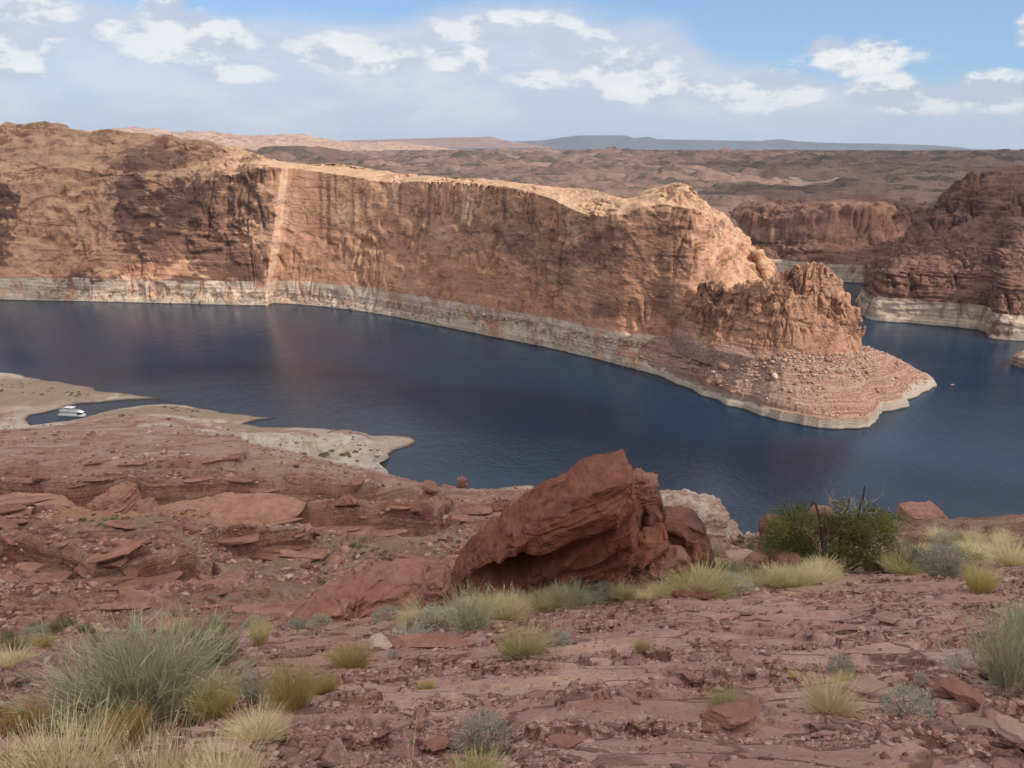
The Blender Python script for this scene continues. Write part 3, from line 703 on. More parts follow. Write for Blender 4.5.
# ---------------------------------------------------------------- near ground
# each row: distance y, then the picture row seen at columns CX
CX = [-120, 0, 100, 200, 300, 380, 440, 520, 600, 680, 760, 850, 950, 1060, 1200]
ROWS = [
    (4,   [770] * 15),
    (6,   [718, 720, 722, 724, 724, 724, 724, 722, 720, 720, 720, 718, 716, 714, 712]),
    (9,   [680, 682, 684, 684, 684, 682, 680, 674, 668, 664, 662, 660, 656, 652, 650]),
    (13,  [654, 656, 658, 656, 652, 646, 644, 636, 628, 622, 620, 618, 612, 606, 604]),
    (18,  [640, 641, 640, 638, 628, 620, 616, 606, 598, 592, 590, 586, 582, 576, 574]),
    (24,  [640, 640, 641, 638, 622, 610, 602, 592, 584, 577, 574, 570, 568, 562, 560]),
    (32,  [636, 637, 640, 642, 634, 612, 598, 590, 578, 568, 569, 566, 558, 552, 550]),
    (45,  [628, 628, 631, 636, 640, 620, 606, 600, 584, 562, 556, 545, 540, 534, 532]),
    (60,  [614, 614, 618, 624, 628, 618, 604, 600, 588, 556, 546, 526, 521.5, 520, 520]),
    (80,  [596, 597, 600, 606, 608, 602, 594, 590, 584, 553, 549, 548, 545, 540, 535]),
    (105, [574, 574, 576, 584, 588, 584, 576, 572, 570, 552, 548, 560, 580, 585, 585]),
    (130, [550, 552, 556, 560, 566, 562, 556, 552, 550, 550, 548, 590, 620, 620, 620]),
    (150, [526, 528, 536, 536, 542, 544, 542, 538, 536, 548, 550, 610, 650, 650, 650]),
    (165, [520, 512, 522, 520, 520, 526, 530, 526, 524, 546, 560, 630, 670, 670, 670]),
    (185, [498, 500, 502, 498, 500, 506, 514, 514, 514, 545, 575, 650, 690, 690, 690]),
    (210, [484, 484, 482, 480, 486, 492, 502, 500, 506, 545, 590, 670, 700, 700, 700]),
    (240, [466, 468, 466, 464, 470, 478, 492, 492, 500, 530, 600, 700, 720, 720, 720]),
    (280, [449, 450, 449, 448, 452, 466, 486, 487, 492, 502, 560, 700, 740, 740, 740]),
    (310, [440, 441, 441, 440, 444, 470, 500, 490, 500, 515, 560, 700, 740, 740, 740]),
    (350, [433, 433, 432, 431, 438, 446, 520, 520, 560, 560, 600, 700, 740, 740, 740]),
    (400, [424, 424, 421, 417, 424, 432, 540, 560, 560, 560, 600, 700, 740, 740, 740]),
    (450, [404, 404, 404, 400, 412, 440, 540, 560, 560, 560, 600, 700, 740, 740, 740]),
    (500, [374, 375, 384, 398, 420, 440, 540, 560, 560, 560, 600, 700, 740, 740, 740]),
    (620, [400, 400, 400, 420, 440, 440, 540, 560, 560, 560, 600, 700, 740, 740, 740]),
]
AG = np.linspace(-1.5, 1.5, 241)
_yr = [-12, 0, 2.0] + [r[0] for r in ROWS]
_zr = [np.full(241, CZ + 1.6), np.full(241, CZ - 1.65), np.full(241, CZ - 2.65)]
for yy, pys in ROWS:
    a = aof(CX, pys); t = np.interp(AG, a, tpy(pys)); _zr.append(CZ - yy * t)
_yf = np.sinh(np.linspace(np.arcsinh(-12 / 8), np.arcsinh(620 / 8), 400)) * 8
_zr = np.array(_zr); ZG = np.array([np.interp(_yf, _yr, _zr[:, k]) for k in range(241)]).T
for _ in range(3):
    ZG[1:-1] = (ZG[:-2] + 2 * ZG[1:-1] + ZG[2:]) / 4
    ZG[:, 1:-1] = (ZG[:, :-2] + 2 * ZG[:, 1:-1] + ZG[:, 2:]) / 4


def base_z(x, y):
    a = np.clip(x / np.maximum(y, 3.0), -1.5, 1.5)
    fy = (np.arcsinh(np.clip(y, -12, 620) / 8) - np.arcsinh(-12 / 8)) / (np.arcsinh(620 / 8) - np.arcsinh(-12 / 8)) * 399
    fa = (a + 1.5) / 3.0 * 240
    i = np.clip(fy.astype(int), 0, 398); j = np.clip(fa.astype(int), 0, 239); u = fy - i; v = fa - j
    return (ZG[i, j] * (1 - u) * (1 - v) + ZG[i + 1, j] * u * (1 - v) + ZG[i, j + 1] * (1 - u) * v + ZG[i + 1, j + 1] * u * v)


near_shore = [WZ(-700, 378), WZ(-300, 372), WZ(-80, 371), WZ(0, 371), WZ(22, 374), WZ(40, 378), WZ(70, 382), WZ(95, 387), WZ(103, 390), WZ(130, 393), WZ(160, 397), WZ(184, 400),
              WZ(160, 400.5), WZ(125, 401.5), WZ(100, 404), WZ(78, 405.5), WZ(66, 409), WZ(48, 413), WZ(32, 416), WZ(28, 420), WZ(34, 425), WZ(52, 423), WZ(66, 421), WZ(86, 417.5), WZ(100, 413), WZ(112, 410), WZ(140, 405.5),
              WZ(165, 404), WZ(188, 405), WZ(205, 409), WZ(222, 412.5), WZ(250, 415.5), WZ(279, 418), WZ(262, 421), WZ(246, 424), WZ(262, 427), WZ(300, 427.5), WZ(343, 429.5), WZ(330, 433), WZ(362, 433.5), WZ(395, 434.5), WZ(416, 436),
              WZ(421, 441), WZ(412, 448), WZ(400, 452), WZ(388, 460), WZ(374, 466), WZ(385, 474), WZ(410, 486), WZ(440, 494), WZ(470, 492), WZ(500, 485.5), WZ(528, 483), WZ(560, 487), WZ(600, 500), WZ(640, 505), WZ(662, 507), WZ(680, 506), WZ(700, 507),
              WZ(722, 512), WZ(728, 525), WZ(738, 540), WZ(742, 556), WZ(770, 590), WZ(850, 640), WZ(950, 650), WZ(1100, 660), WZ(1400, 680), (600, -60, 0), (-600, -60, 0), (-900, 200, 0)]
near_shore = np.array([p[:2] for p in near_shore])

# plan-view ledges: cliffs a few metres high facing the viewer; (points px,py,y), drop, half width of effect behind
LEDGES = [([(-140, 494, 205), (0, 489, 203), (60, 490, 200), (115, 482, 204), (150, 488, 200), (200, 488, 202), (250, 486, 202), (305, 480, 204)], 5.5),
          ([(-80, 470, 232), (60, 466, 238), (150, 462, 246), (235, 458, 252), (238, 456, 258)], 3.0),
          ([(290, 478, 212), (330, 480, 208), (380, 476, 212), (420, 472, 216), (428, 470, 224)], 5.0),
          ([(232, 500, 190), (280, 500, 186), (330, 500, 184), (385, 500, 183), (436, 502, 181), (442, 496, 190)], 6.0),
          ([(80, 560, 120), (130, 556, 124), (180, 552, 128), (210, 558, 122)], 4.0),
          ([(-60, 545, 136), (0, 540, 138), (70, 545, 132), (110, 560, 118)], 3.5),
          ([(230, 535, 150), (270, 530, 154), (305, 528, 156), (312, 520, 162)], 5.0)]


def line_sd(x, y, P):
    """signed side and along-range of a polyline drawn left to right; positive on the far side"""
    best = np.full(x.shape, 1e9); sgn = np.zeros(x.shape)
    for (ax, ay), (bx, by) in zip(P[:-1], P[1:]):
        ex, ey = bx - ax, by - ay; L = ex * ex + ey * ey
        t = np.clip(((x - ax) * ex + (y - ay) * ey) / L, 0, 1)
        dx, dy = x - ax - t * ex, y - ay - t * ey; d = np.hypot(dx, dy)
        s = ex * (y - ay) - ey * (x - ax)
        m = d < best; best = np.where(m, d, best); sgn = np.where(m, np.sign(s), sgn)
    return best * sgn


def ground_z(x, y, fine=True):
    x = np.asarray(x, float); y = np.asarray(y, float)
    z = base_z(x, y)
    r = np.hypot(x, y)
    mid = sstep(r, 22, 45)                                  # 0 on the slickrock bench, 1 on the broken slope
    far = sstep(r, 230, 300)
    # broken, bedded slope
    warp = 2.5 * fbm(x / 60, y / 60, 2, 3)
    if fine:
        wx = x + 5 * fbm(x / 25, y / 25, 11, 3); wy = y + 5 * fbm(x / 25, y / 25, 23, 3)
        for P, h in LEDGES:
            Q = np.array([W(*p)[:2] for p in P]); d = line_sd(wx, wy, Q)
            xs_ = sstep(wx, Q[:, 0].min() - 6, Q[:, 0].min() + 6) * sstep(wx, Q[:, 0].max() + 6, Q[:, 0].max() - 6)
            near = np.interp(d, [-30, -1.2, 1.0, 30], [0, -1, .25, 0])
            z = z + 1.35 * h * near * xs_
        rough = np.interp(r, [0, 25, 45, 90, 200, 260, 400], [0, 0, .5, 1.0, 1.0, .6, .35])
        zz = z + rough * (2.4 * fbm(x / 16, y / 16, 3, 4, .55) + .9 * ridged(x / 7, y / 7, 8, 3)) + warp
        zt = terrace(zz, 4.3, 4) * .45 + terrace(zz + .8 * noise(x / 11, y / 11, 5), 1.5, 5) * .4 + terrace(zz, .5, 4) * .15
        patch = sstep(fbm(x / 40, y / 40, 44, 3), -.35, .15)
        z = z + (zt - zz) * mid * (.35 + .65 * patch) * (1 - .55 * far) + rough * (2.4 * fbm(x / 16, y / 16, 3, 4, .55) + .9 * ridged(x / 7, y / 7, 8, 3) - .4)
        z += mid * (1 - .6 * far) * (.35 * fbm(x / 1.6, y / 1.6, 6, 4, .6) + .35 * np.clip(noise(x / 1.9, y / 1.2, 61) * 4, -1, 1) * sstep(noise(x / 14, y / 14, 3), -.1, .2))
        # slickrock bench: broad swells, thin flaking beds
        n = 1 - mid
        sw = .30 * fbm(x / 4.5, y / 3.4, 1, 3) + .08 * fbm(x / 1.4, y / 1.0, 4, 3)
        q = z + sw + .10 * fbm(x / 2.5, y / 1.8, 14, 3)
        fl = sstep(fbm(x / 3.6, y / 1.5, 71, 4), -.12, .10)
        qq = .55 * fbm(x / 3.4, y / 2.2, 14, 5, .55) + .16 * fbm(x / .8, y / .5, 24, 3); q2 = qq + .03 * noise(x * 4, y * 5, 2)
        tb = terrace(qq, .13, 26) * (.5 + .5 * fl) + (terrace(q2, .022, 8) - q2) * .9 * fl
        ramp_near = sstep(r, 1.0, 3.0)
        z = z + n * ramp_near * (sw * .8 + tb + fl * .018 * fbm(x * 6, y * 6, 3, 3, .6) + .006 * fbm(x * 14, y * 14, 5, 2))
    # shoreline
    wx = x + 3.0 * fbm(x / 14, y / 14, 31, 3) * sstep(r, 250, 350); wy = y + 3.0 * fbm(x / 14, y / 14, 37, 3) * sstep(r, 250, 350)
    sd = poly_sd(wx, wy, near_shore)
    shelf = sstep(sx_shelf(x, y), -1, 1)
    cap = np.interp(sd, [-40, -2, 0, 1.2, 5, 14, 30, 60, 90], [-8, -3, -.2, .5, 1.1, 2.6, 6.5, 20, 200])
    cap2 = np.interp(sd, [-40, -2, 0, 1.0, 3, 14, 30, 60, 90], [-8, -4, .3, 3.6, 4.0, 5.0, 8, 22, 200])
    cap = cap * (1 - shelf) + cap2 * shelf
    cap = cap + .6 * fbm(x / 7, y / 7, 5, 3) * sstep(sd, 1, 8) * sstep(60, 30, 40)
    lo = np.interp(sd, [-40, -2, 0, 3, 12, 30], [-20, -20, -1, .5, 1.4, 2.2])
    z = np.where(r > 200, np.minimum(np.maximum(z, lo), cap), z)
    if fine: z = z * 1.0
    return z


def sx_shelf(x, y):
    c = WZ(392, 450); return 38 - np.hypot((x - c[0]) / 1.0, (y - c[1]) / .9)


def ground_mat():
    m, T, b = new_mat('desert_ground')
    pos = T.new('ShaderNodeNewGeometry').outputs['Position']; x, y, z = T.sep(pos)
    nrm = T.sep(T.new('ShaderNodeNewGeometry').outputs['Normal'])[2]
    def at(n):
        a = T.new('ShaderNodeAttribute'); a.attribute_name = n; return a.outputs['Fac']
    near, white, soil, orange, chips = at('near'), at('white'), at('soil'), at('orange'), at('chips')
    # broken slope
    n1 = T.noise(pos, .09, 6, .65, .3); n2 = T.noise(pos, .55, 5, .7); n3 = T.noise(pos, 2.2, 4, .75)
    lay = T.noise(T.comb(T.m('MULTIPLY', x, .03), T.m('MULTIPLY', y, .03), T.m('ADD', z, T.m('MULTIPLY', n1, 3))), 1.1, 5, .75)
    c = T.mix(T.ss(T.m('ADD', T.m('MULTIPLY', n1, .5), T.m('MULTIPLY', n2, .5)), .4, .62), (.23, .10, .07), (.40, .235, .175))
    c = T.mix(T.m('MULTIPLY', T.ss(lay, .50, .60), .75), c, (.12, .05, .038))
    c = T.mix(T.m('MULTIPLY', T.ss(lay, .46, .34), .6), c, (.50, .34, .265))
    c = T.mix(T.m('MULTIPLY', T.ss(n3, .60, .70), .6), c, (.48, .36, .29))
    c = T.mix(T.m('MULTIPLY', T.ss(n3, .44, .34), .7), c, (.10, .045, .035))
    so = T.mix(T.ss(n2, .4, .65), (.27, .165, .12), (.37, .25, .18))
    so = T.mix(T.m('MULTIPLY', T.ss(n3, .56, .62), .8), so, (.15, .14, .085))
    so = T.mix(T.m('MULTIPLY', T.ss(T.noise(pos, 1.1, 3, .7), .60, .66), .6), so, (.24, .11, .08))
    flat = T.ss(nrm, .80, .95)
    c = T.mix(T.m('MULTIPLY', T.m('MULTIPLY', soil, flat), .9), c, so)
    pk = T.m('MULTIPLY', T.ss(y, 195, 260), .6)
    c = T.mix(pk, c, T.mix(T.ss(n1, .35, .65), (.33, .185, .14), (.50, .37, .30)))
    c = T.mix(T.m('MULTIPLY', orange, .8), c, T.mix(n1, (.36, .17, .10), (.49, .27, .17)))
    wh = T.mix(T.ss(lay, .4, .6), (.42, .33, .26), (.58, .51, .42))
    wh = T.mix(T.m('MULTIPLY', T.ss(n2, .55, .7), .6), wh, (.33, .21, .16))
    c = T.mix(white, c, wh)
    c = T.mix(T.m('MULTIPLY', at('scrub'), .75), c, T.mix(T.ss(n2, .42, .60), (.40, .285, .215), T.mix(T.ss(n3, .47, .56), (.33, .27, .18), (.17, .16, .085))))
    # slickrock bench
    s1 = T.noise(pos, .35, 5, .6, .2); s2 = T.noise(pos, 3.0, 6, .7, .2); s3_ = T.noise(pos, 22, 5, .7)
    g = T.mix(T.ss(T.m('ADD', T.m('MULTIPLY', s1, .6), T.m('MULTIPLY', s2, .4)), .38, .62), (.31, .175, .140), (.44, .285, .235))
    g = T.mix(T.m('MULTIPLY', T.ss(s1, .54, .66), .5), g, (.50, .32, .235))
    g = T.mix(T.m('MULTIPLY', T.ss(s3_, .52, .70), .35), g, (.17, .085, .068))
    vor = T.new('ShaderNodeTexVoronoi'); T.put(vor.inputs['Vector'], T.mapping(pos, scale=(1, 1.0, 2.5))); vor.inputs['Scale'].default_value = 30
    vs = T.sep(vor.outputs['Color'])
    chipc = T.mix(vs[0], (.23, .115, .085), (.43, .255, .205)); chipc = T.mix(T.m('MULTIPLY', T.ss(vs[1], .86, .9), .8), chipc, (.50, .38, .32))
    chipc = T.mix(T.m('MULTIPLY', T.ss(s3_, .45, .7), .5), chipc, (.18, .085, .065))
    g = T.mix(T.m('MULTIPLY', chips, .85), g, chipc)
    fle = T.noise(T.mapping(pos, scale=(1, 1.6, 1)), 5.5, 6, .75, .6)
    g = T.mix(T.m('MULTIPLY', T.ss(T.m('ABSOLUTE', T.m('SUBTRACT', fle, .5)), .018, .004), .55), g, (.12, .05, .036))     # flake edges
    g = T.mix(T.m('MULTIPLY', T.ss(s2, .36, .30), .6), g, (.20, .10, .075))
    vo = T.new('ShaderNodeTexVoronoi', feature='DISTANCE_TO_EDGE'); vo.inputs['Scale'].default_value = .55
    wv = T.new('ShaderNodeVectorMath', operation='MULTIPLY_ADD'); nn = T.new('ShaderNodeTexNoise'); T.put(nn.inputs['Vector'], pos); nn.inputs['Scale'].default_value = 1.3; nn.inputs['Detail'].default_value = 4
    T.put(wv.inputs[0], nn.outputs['Color']); wv.inputs[1].default_value = (.9, .9, .9); T.put(wv.inputs[2], T.mapping(pos, scale=(.6, 1.5, 1))); T.put(vo.inputs['Vector'], wv.outputs[0])
    crk = T.ss(vo.outputs['Distance'], .028, .006); g = T.mix(T.m('MULTIPLY', crk, .75), g, (.10, .045, .034))
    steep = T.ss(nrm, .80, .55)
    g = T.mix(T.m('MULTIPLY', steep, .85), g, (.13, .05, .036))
    gs = T.mix(s2, (.28, .17, .12), (.36, .24, .17))
    g = T.mix(T.m('MULTIPLY', T.m('MULTIPLY', soil, near), .75), g, gs)
    c = T.mix(near, c, g)
    c = T.mix(T.m('MULTIPLY', T.ss(z, .9, .3), 1), c, (.07, .055, .05))
    T.put(b.inputs['Base Color'], c)
    hb = T.m('ADD', T.m('ADD', T.m('MULTIPLY', n2, .7), T.m('MULTIPLY', n3, .4)), T.m('MULTIPLY', lay, .5))
    b1 = T.new('ShaderNodeBump'); T.put(b1.inputs['Strength'], T.m('SUBTRACT', 1, near)); b1.inputs['Distance'].default_value = .9; T.put(b1.inputs['Height'], hb)
    hv = T.m('ADD', T.m('ADD', T.m('SUBTRACT', T.m('MULTIPLY', s2, .35), T.m('MULTIPLY', crk, .6)), T.m('MULTIPLY', s3_, .25)), T.m('MULTIPLY', T.m('MULTIPLY', vs[2], chips), .5))
    b2 = T.new('ShaderNodeBump'); T.put(b2.inputs['Strength'], near); b2.inputs['Distance'].default_value = .045; T.put(b2.inputs['Height'], hv)
    T.l.new(b1.outputs[0], b2.inputs['Normal']); T.l.new(b2.outputs[0], b.inputs['Normal'])
    return m
m_ground = ground_mat()


def wmask(pts, x, y, soft):
    """mask from a list of ellipses (px, py, y, rx, ry)"""
    f = np.zeros(x.shape)
    for px, py, yy, rx, ry in pts:
        c = W(px, py, yy); f = np.maximum(f, 1.3 - np.hypot((x - c[0]) / rx, (y - c[1]) / ry))
    return f


def build_ground():
    nc = int(1150 * QF)
    a = np.linspace(-1, 1, nc); a = (a * .62 + a ** 3 * .38) * 1.5
    off = 7.0
    rr = np.concatenate([np.geomspace(2.0 + 2, 28 + off, int(860 * QF)), np.geomspace(28 + off, 620 + off, int(820 * QF))[1:]])
    Yp = rr[:, None] * np.ones(nc)[None]; X = Yp * a[None]; Y = Yp - off
    Z = ground_z(X, Y)
    r = np.hypot(X, Y)
    near = 1 - sstep(r, 24, 40)
    w = wmask([(390, 448, 330, 46, 30), (330, 440, 350, 60, 18), (260, 432, 375, 60, 16), (240, 414, 410, 50, 14), (300, 430, 372, 60, 14), (505, 485, 300, 34, 22), (690, 512, 285, 44, 26), (10, 425, 400, 34, 16)], X, Y, 1)
    white = np.clip(sstep(w + .5 * fbm(X / 12, Y / 12, 3, 4, .6), .15, .55), 0, 1)
    lowz = sstep(Z + .8 * fbm(X / 9, Y / 9, 13, 3), 2.6, 1.2) * (r > 200) * .75
    white = np.maximum(white, lowz)
    so = wmask([(330, 545, 140, 34, 30), (420, 575, 90, 26, 40), (460, 560, 80, 22, 50), (740, 555, 70, 14, 45), (690, 560, 60, 12, 30), (150, 472, 225, 90, 7), (240, 468, 238, 30, 6), (350, 455, 270, 40, 10), (60, 470, 225, 60, 6), (190, 408, 420, 46, 16), (20, 385, 480, 70, 26),
                (100, 520, 170, 30, 12), (60, 640, 20, 8, 7), (200, 630, 26, 8, 8), (620, 585, 21, 7, 3.0), (720, 582, 20, 4, 2.4), (480, 604, 18, 4, 3), (950, 552, 34, 10, 8), (20, 650, 14, 3, 3)], X, Y, 1)
    soil = sstep(so + .7 * fbm(X / 9, Y / 9, 9, 4, .6), .0, .5)
    so2 = wmask([(190, 408, 425, 52, 12), (20, 388, 470, 60, 26), (250, 413, 405, 20, 6)], X, Y, 1); scrubby = sstep(so2 + .5 * fbm(X / 7, Y / 7, 3, 3), 0, .4); white = white * (1 - .85 * scrubby)
    org = wmask([(40, 522, 172, 26, 13), (215, 512, 178, 34, 9), (130, 496, 190, 14, 8), (105, 500, 190, 10, 6), (640, 500, 210, 20, 10)], X, Y, 1)
    orange = sstep(org + .3 * fbm(X / 6, Y / 6, 9, 3), .2, .5)
    chips = sstep(fbm(X / 3.6, Y / 1.5, 71, 4) + .35 * fbm(X / .9, Y / .8, 75, 3), -.06, .12) * near
    global _GA, _GR, _GZZ, _GOFF; _GA, _GR, _GZZ, _GOFF = a, rr, Z, off
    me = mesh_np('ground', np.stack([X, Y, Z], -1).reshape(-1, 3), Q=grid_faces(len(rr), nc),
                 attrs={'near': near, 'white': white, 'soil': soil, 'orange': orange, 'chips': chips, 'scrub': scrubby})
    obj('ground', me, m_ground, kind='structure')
build_ground()


def GZ(x, y):
    """height of the built ground at world points"""
    x = np.atleast_1d(np.asarray(x, float)); y = np.atleast_1d(np.asarray(y, float))
    yp = y + _GOFF; fi = np.interp(yp, _GR, np.arange(len(_GR))); fj = np.interp(x / yp, _GA, np.arange(len(_GA)))
    i = np.clip(fi.astype(int), 0, len(_GR) - 2); j = np.clip(fj.astype(int), 0, len(_GA) - 2); u = fi - i; v = fj - j
    return _GZZ[i, j] * (1 - u) * (1 - v) + _GZZ[i + 1, j] * u * (1 - v) + _GZZ[i, j + 1] * (1 - u) * v + _GZZ[i + 1, j + 1] * u * v


_HY = np.geomspace(2.2, 560, 2600)
def hit(px, py):
    """first ground point met by the line of sight through a picture point"""
    a = aof(px, py); t = tpy(py); g = GZ(a * _HY, _HY); below = (CZ - _HY * t) <= g
    k = int(np.argmax(below)) if below.any() else len(_HY) - 1
    y = _HY[k]; return np.array([a * y, y, g[k]])

# ---------------------------------------------------------------- rocks
def rock_mat(name, base, light, dark, S=.5, tilt=(0, 0, 0), varnish=.0, pale=0.0):
    m, T, b = new_mat(name)
    pos = T.new('ShaderNodeTexCoord').outputs['Object']
    oi = T.new('ShaderNodeObjectInfo')
    pr = T.mapping(pos, rot=tilt); x, y, z = T.sep(pr)
    n1 = T.noise(pr, .9 / S, 5, .65, .3); n2 = T.noise(pr, 6 / S, 5, .7)
    lay = T.noise(T.comb(T.m('MULTIPLY', x, .12), T.m('MULTIPLY', y, .12), T.m('ADD', z, T.m('MULTIPLY', n1, .3 * S))), 5 / S, 5, .75)
    c = T.mix(T.ss(T.m('ADD', T.m('MULTIPLY', n1, .5), T.m('MULTIPLY', lay, .5)), .38, .64), base, light)
    c = T.mix(T.m('MULTIPLY', T.ss(lay, .55, .68), .6), c, dark)
    if varnish:
        c = T.mix(T.m('MULTIPLY', T.ss(T.noise(pos, .45 / S, 5, .65, .6), .46, .58), varnish), c, (.045, .032, .030))
    if pale:
        c = T.mix(T.m('MULTIPLY', T.ss(T.noise(T.mapping(pr, scale=(.3, .3, 1)), 1.1 / S, 4, .6), .52, .58), pale), c, (.58, .50, .42))
    c = T.mix(T.m('MULTIPLY', T.ss(n2, .56, .7), .3), c, dark)
    h = T.new('ShaderNodeHueSaturation'); T.put(h.inputs['Color'], c); T.put(h.inputs['Value'], T.m('ADD', .8, T.m('MULTIPLY', oi.outputs['Random'], .4)))
    T.put(b.inputs['Base Color'], h.outputs[0])
    bm = T.new('ShaderNodeBump'); bm.inputs['Strength'].default_value = .9; bm.inputs['Distance'].default_value = .07 * S
    T.put(bm.inputs['Height'], T.m('ADD', T.m('ADD', lay, n2), n1)); T.l.new(bm.outputs[0], b.inputs['Normal'])
    return m
m_boulder = rock_mat('boulder_sandstone', (.155, .06, .040), (.26, .108, .07), (.055, .022, .016), .7, (0, math.radians(-33), 0))
m_block = rock_mat('varnished_block', (.17, .07, .05), (.26, .12, .085), (.08, .032, .025), 1.4, (0, .2, 0), varnish=.85)
m_tan = rock_mat('tan_stone', (.29, .18, .14), (.39, .265, .215), (.17, .095, .072), .2)
m_redrock = rock_mat('red_rock', (.215, .10, .075), (.32, .175, .13), (.10, .042, .032), .8)
m_slab = rock_mat('striped_slab', (.25, .11, .08), (.38, .195, .145), (.10, .04, .03), .8, (0, math.radians(-24), 0))
m_bandslab = rock_mat('pale_banded_slab', (.22, .13, .11), (.30, .19, .16), (.12, .06, .05), .5, (0, .35, 0), pale=.9)
m_chip = rock_mat('stone_chip', (.25, .125, .10), (.37, .22, .175), (.13, .06, .045), .12)
m_chip_pale = rock_mat('pale_stone', (.36, .25, .20), (.46, .36, .30), (.22, .14, .11), .2)
m_orange = rock_mat('orange_slickrock', (.25, .125, .088), (.36, .205, .15), (.13, .058, .04), 2.2)
m_whiterock = rock_mat('pale_shore_rock', (.28, .165, .12), (.44, .355, .285), (.19, .10, .075), 3, (0, .1, 0), pale=.5)


def outline_rock(name, pts, y, thick, mat, label, cat='rock', nth=260, nph=120, tilt=0.0, bed=.10, S=1.0, lean=0.0, dents=(), seed=0, sq=.62, group=None, fy=0.0, rough=1.0, groove=1.0, facet=0.0, fgrid=(13, 30)):
    """a solid rock whose side towards the water track has the given outline; lean tips its top away, thick = half depth"""
    P = np.array([W(px, py, y) for px, py in pts]); Q = P[:, [0, 2]]
    for _ in range(3):      # follow the lean, so that the tilted face keeps its outline
        cz_ = P[:, 2].min() * .6 + P[:, 2].max() * .4
        P = np.array([W(px, py, y + lean * (q[2] - cz_)) for (px, py), q in zip(pts, P)]); Q = P[:, [0, 2]]
    c = (Q.max(0) + Q.min(0)) / 2; c[1] = Q[:, 1].min() * .6 + Q[:, 1].max() * .4
    QQ = np.concatenate([Q, Q[:1]]); ang = []
    th = np.linspace(0, 2 * np.pi, nth, endpoint=False); R = np.zeros(nth)
    for i, t in enumerate(th):
        d = np.array([math.cos(t), math.sin(t)]); best = 0
        for A, B in zip(QQ[:-1], QQ[1:]):
            e = B - A; den = d[0] * e[1] - d[1] * e[0]
            if abs(den) < 1e-12: continue
            w_ = A - c; s_ = (w_[0] * e[1] - w_[1] * e[0]) / den; k = (w_[0] * d[1] - w_[1] * d[0]) / den
            if s_ > 0 and -1e-6 <= k <= 1 + 1e-6: best = max(best, s_)
        R[i] = best
    ph = np.linspace(0, np.pi, nph)
    rho = np.sin(ph) ** sq; dep = -np.sign(np.cos(ph)) * np.abs(np.cos(ph)) ** sq
    X = c[0] + rho[:, None] * (R * np.cos(th))[None]; Z = c[1] + rho[:, None] * (R * np.sin(th))[None]
    Yv = y + thick * dep[:, None] + 0 * X
    Yv += lean * (Z - c[1])
    V = np.stack([X, Yv, Z], -1)
    if facet:        # broken, nearly flat faces: the same body on a coarse net, blended in
        rr = np.random.default_rng(seed); a_, b_ = fgrid
        ip = np.linspace(0, nph - 1, a_).round().astype(int); it = np.linspace(0, nth, b_, endpoint=False).round().astype(int)
        Cn = V[np.ix_(ip, it)] + rr.normal(size=(a_, b_, 3)) * [.05 * S, .16 * S, .05 * S]; Cn = np.concatenate([Cn, Cn[:, :1]], 1)
        u = np.interp(np.arange(nph), ip, np.arange(a_)); v_ = np.arange(nth) / nth * b_
        i0 = np.clip(u.astype(int), 0, a_ - 2); j0 = np.clip(v_.astype(int), 0, b_ - 1); fu = (u - i0)[:, None, None]; fv = (v_ - j0)[None, :, None]
        I, J = np.ix_(i0, j0); Bn = Cn[I, J] * (1 - fu) * (1 - fv) + Cn[I + 1, J] * fu * (1 - fv) + Cn[I, J + 1] * (1 - fu) * fv + Cn[I + 1, J + 1] * fu * fv
        V = V * (1 - facet) + Bn * facet
    ext = np.concatenate([V[:, -2:], V, V[:, :2]], 1); N = grid_normals(ext)[:, 2:-2]
    N = -N if np.sum(N[nph // 4, :, 1]) > 0 else N
    N[0] = (0, -1, 0); N[-1] = (0, 1, 0)
    x, yy, z = V[..., 0] + seed, V[..., 1], V[..., 2]
    q = -x * math.sin(tilt) + z * math.cos(tilt) + .18 * S * fbm(x / (1.2 * S), yy / (1.2 * S), z / (1.2 * S), 3)
    along = x * math.cos(tilt) + z * math.sin(tilt)
    lay = np.clip(2.5 * noise(along / (6 * S), yy / (6 * S), q / (.34 * S)), -1, 1) + .6 * np.clip(2.5 * noise(along / (4 * S), yy / (4 * S), q / (.12 * S)), -1, 1)
    d = bed * lay + rough * S * (.16 * fbm(x / (1.1 * S), yy / (1.1 * S), z / (1.1 * S), 4, .55) + .05 * fbm(along / (.35 * S), yy / (.3 * S), q / (.12 * S), 4, .6))
    cr = 1 - np.minimum(1, np.abs(noise(along / (1.1 * S), yy / S, q / (1.6 * S) + 7)) * 7)
    fc_ = noise(x / (.8 * S), yy / (.8 * S), z / (.8 * S) + 5); d += rough * .07 * S * np.clip(fc_ * 6, -1, 1) + rough * .04 * S * np.clip(noise(x / (.3 * S), yy / (.3 * S), z / (.3 * S) + 15) * 6, -1, 1)
    gq = 1 - np.minimum(1, np.abs(noise(along / (5 * S), yy / (5 * S), q / (.13 * S) + 3)) * 5); d -= groove * .035 * S * gq * sstep(noise(along / (1.5 * S), yy / S, q / (.5 * S)), -.25, .05)
    d -= rough * .10 * S * cr * sstep(noise(x / S, yy / S, z / S), -.1, .2)
    for (px, py, rx, rz, rot, dp) in dents:
        o = W(px, py, y); dx = V[..., 0] - o[0]; dz = V[..., 2] - o[2]
        a_ = dx * math.cos(rot) + dz * math.sin(rot); b_ = -dx * math.sin(rot) + dz * math.cos(rot)
        g = np.exp(-((a_ / rx) ** 2 + (b_ / rz) ** 2) ** 1.3) * (V[..., 1] < y + lean * (V[..., 2] - c[1]))
        V[..., 1] += dp * g
    edge = np.minimum(1, rho * 3)[:, None]
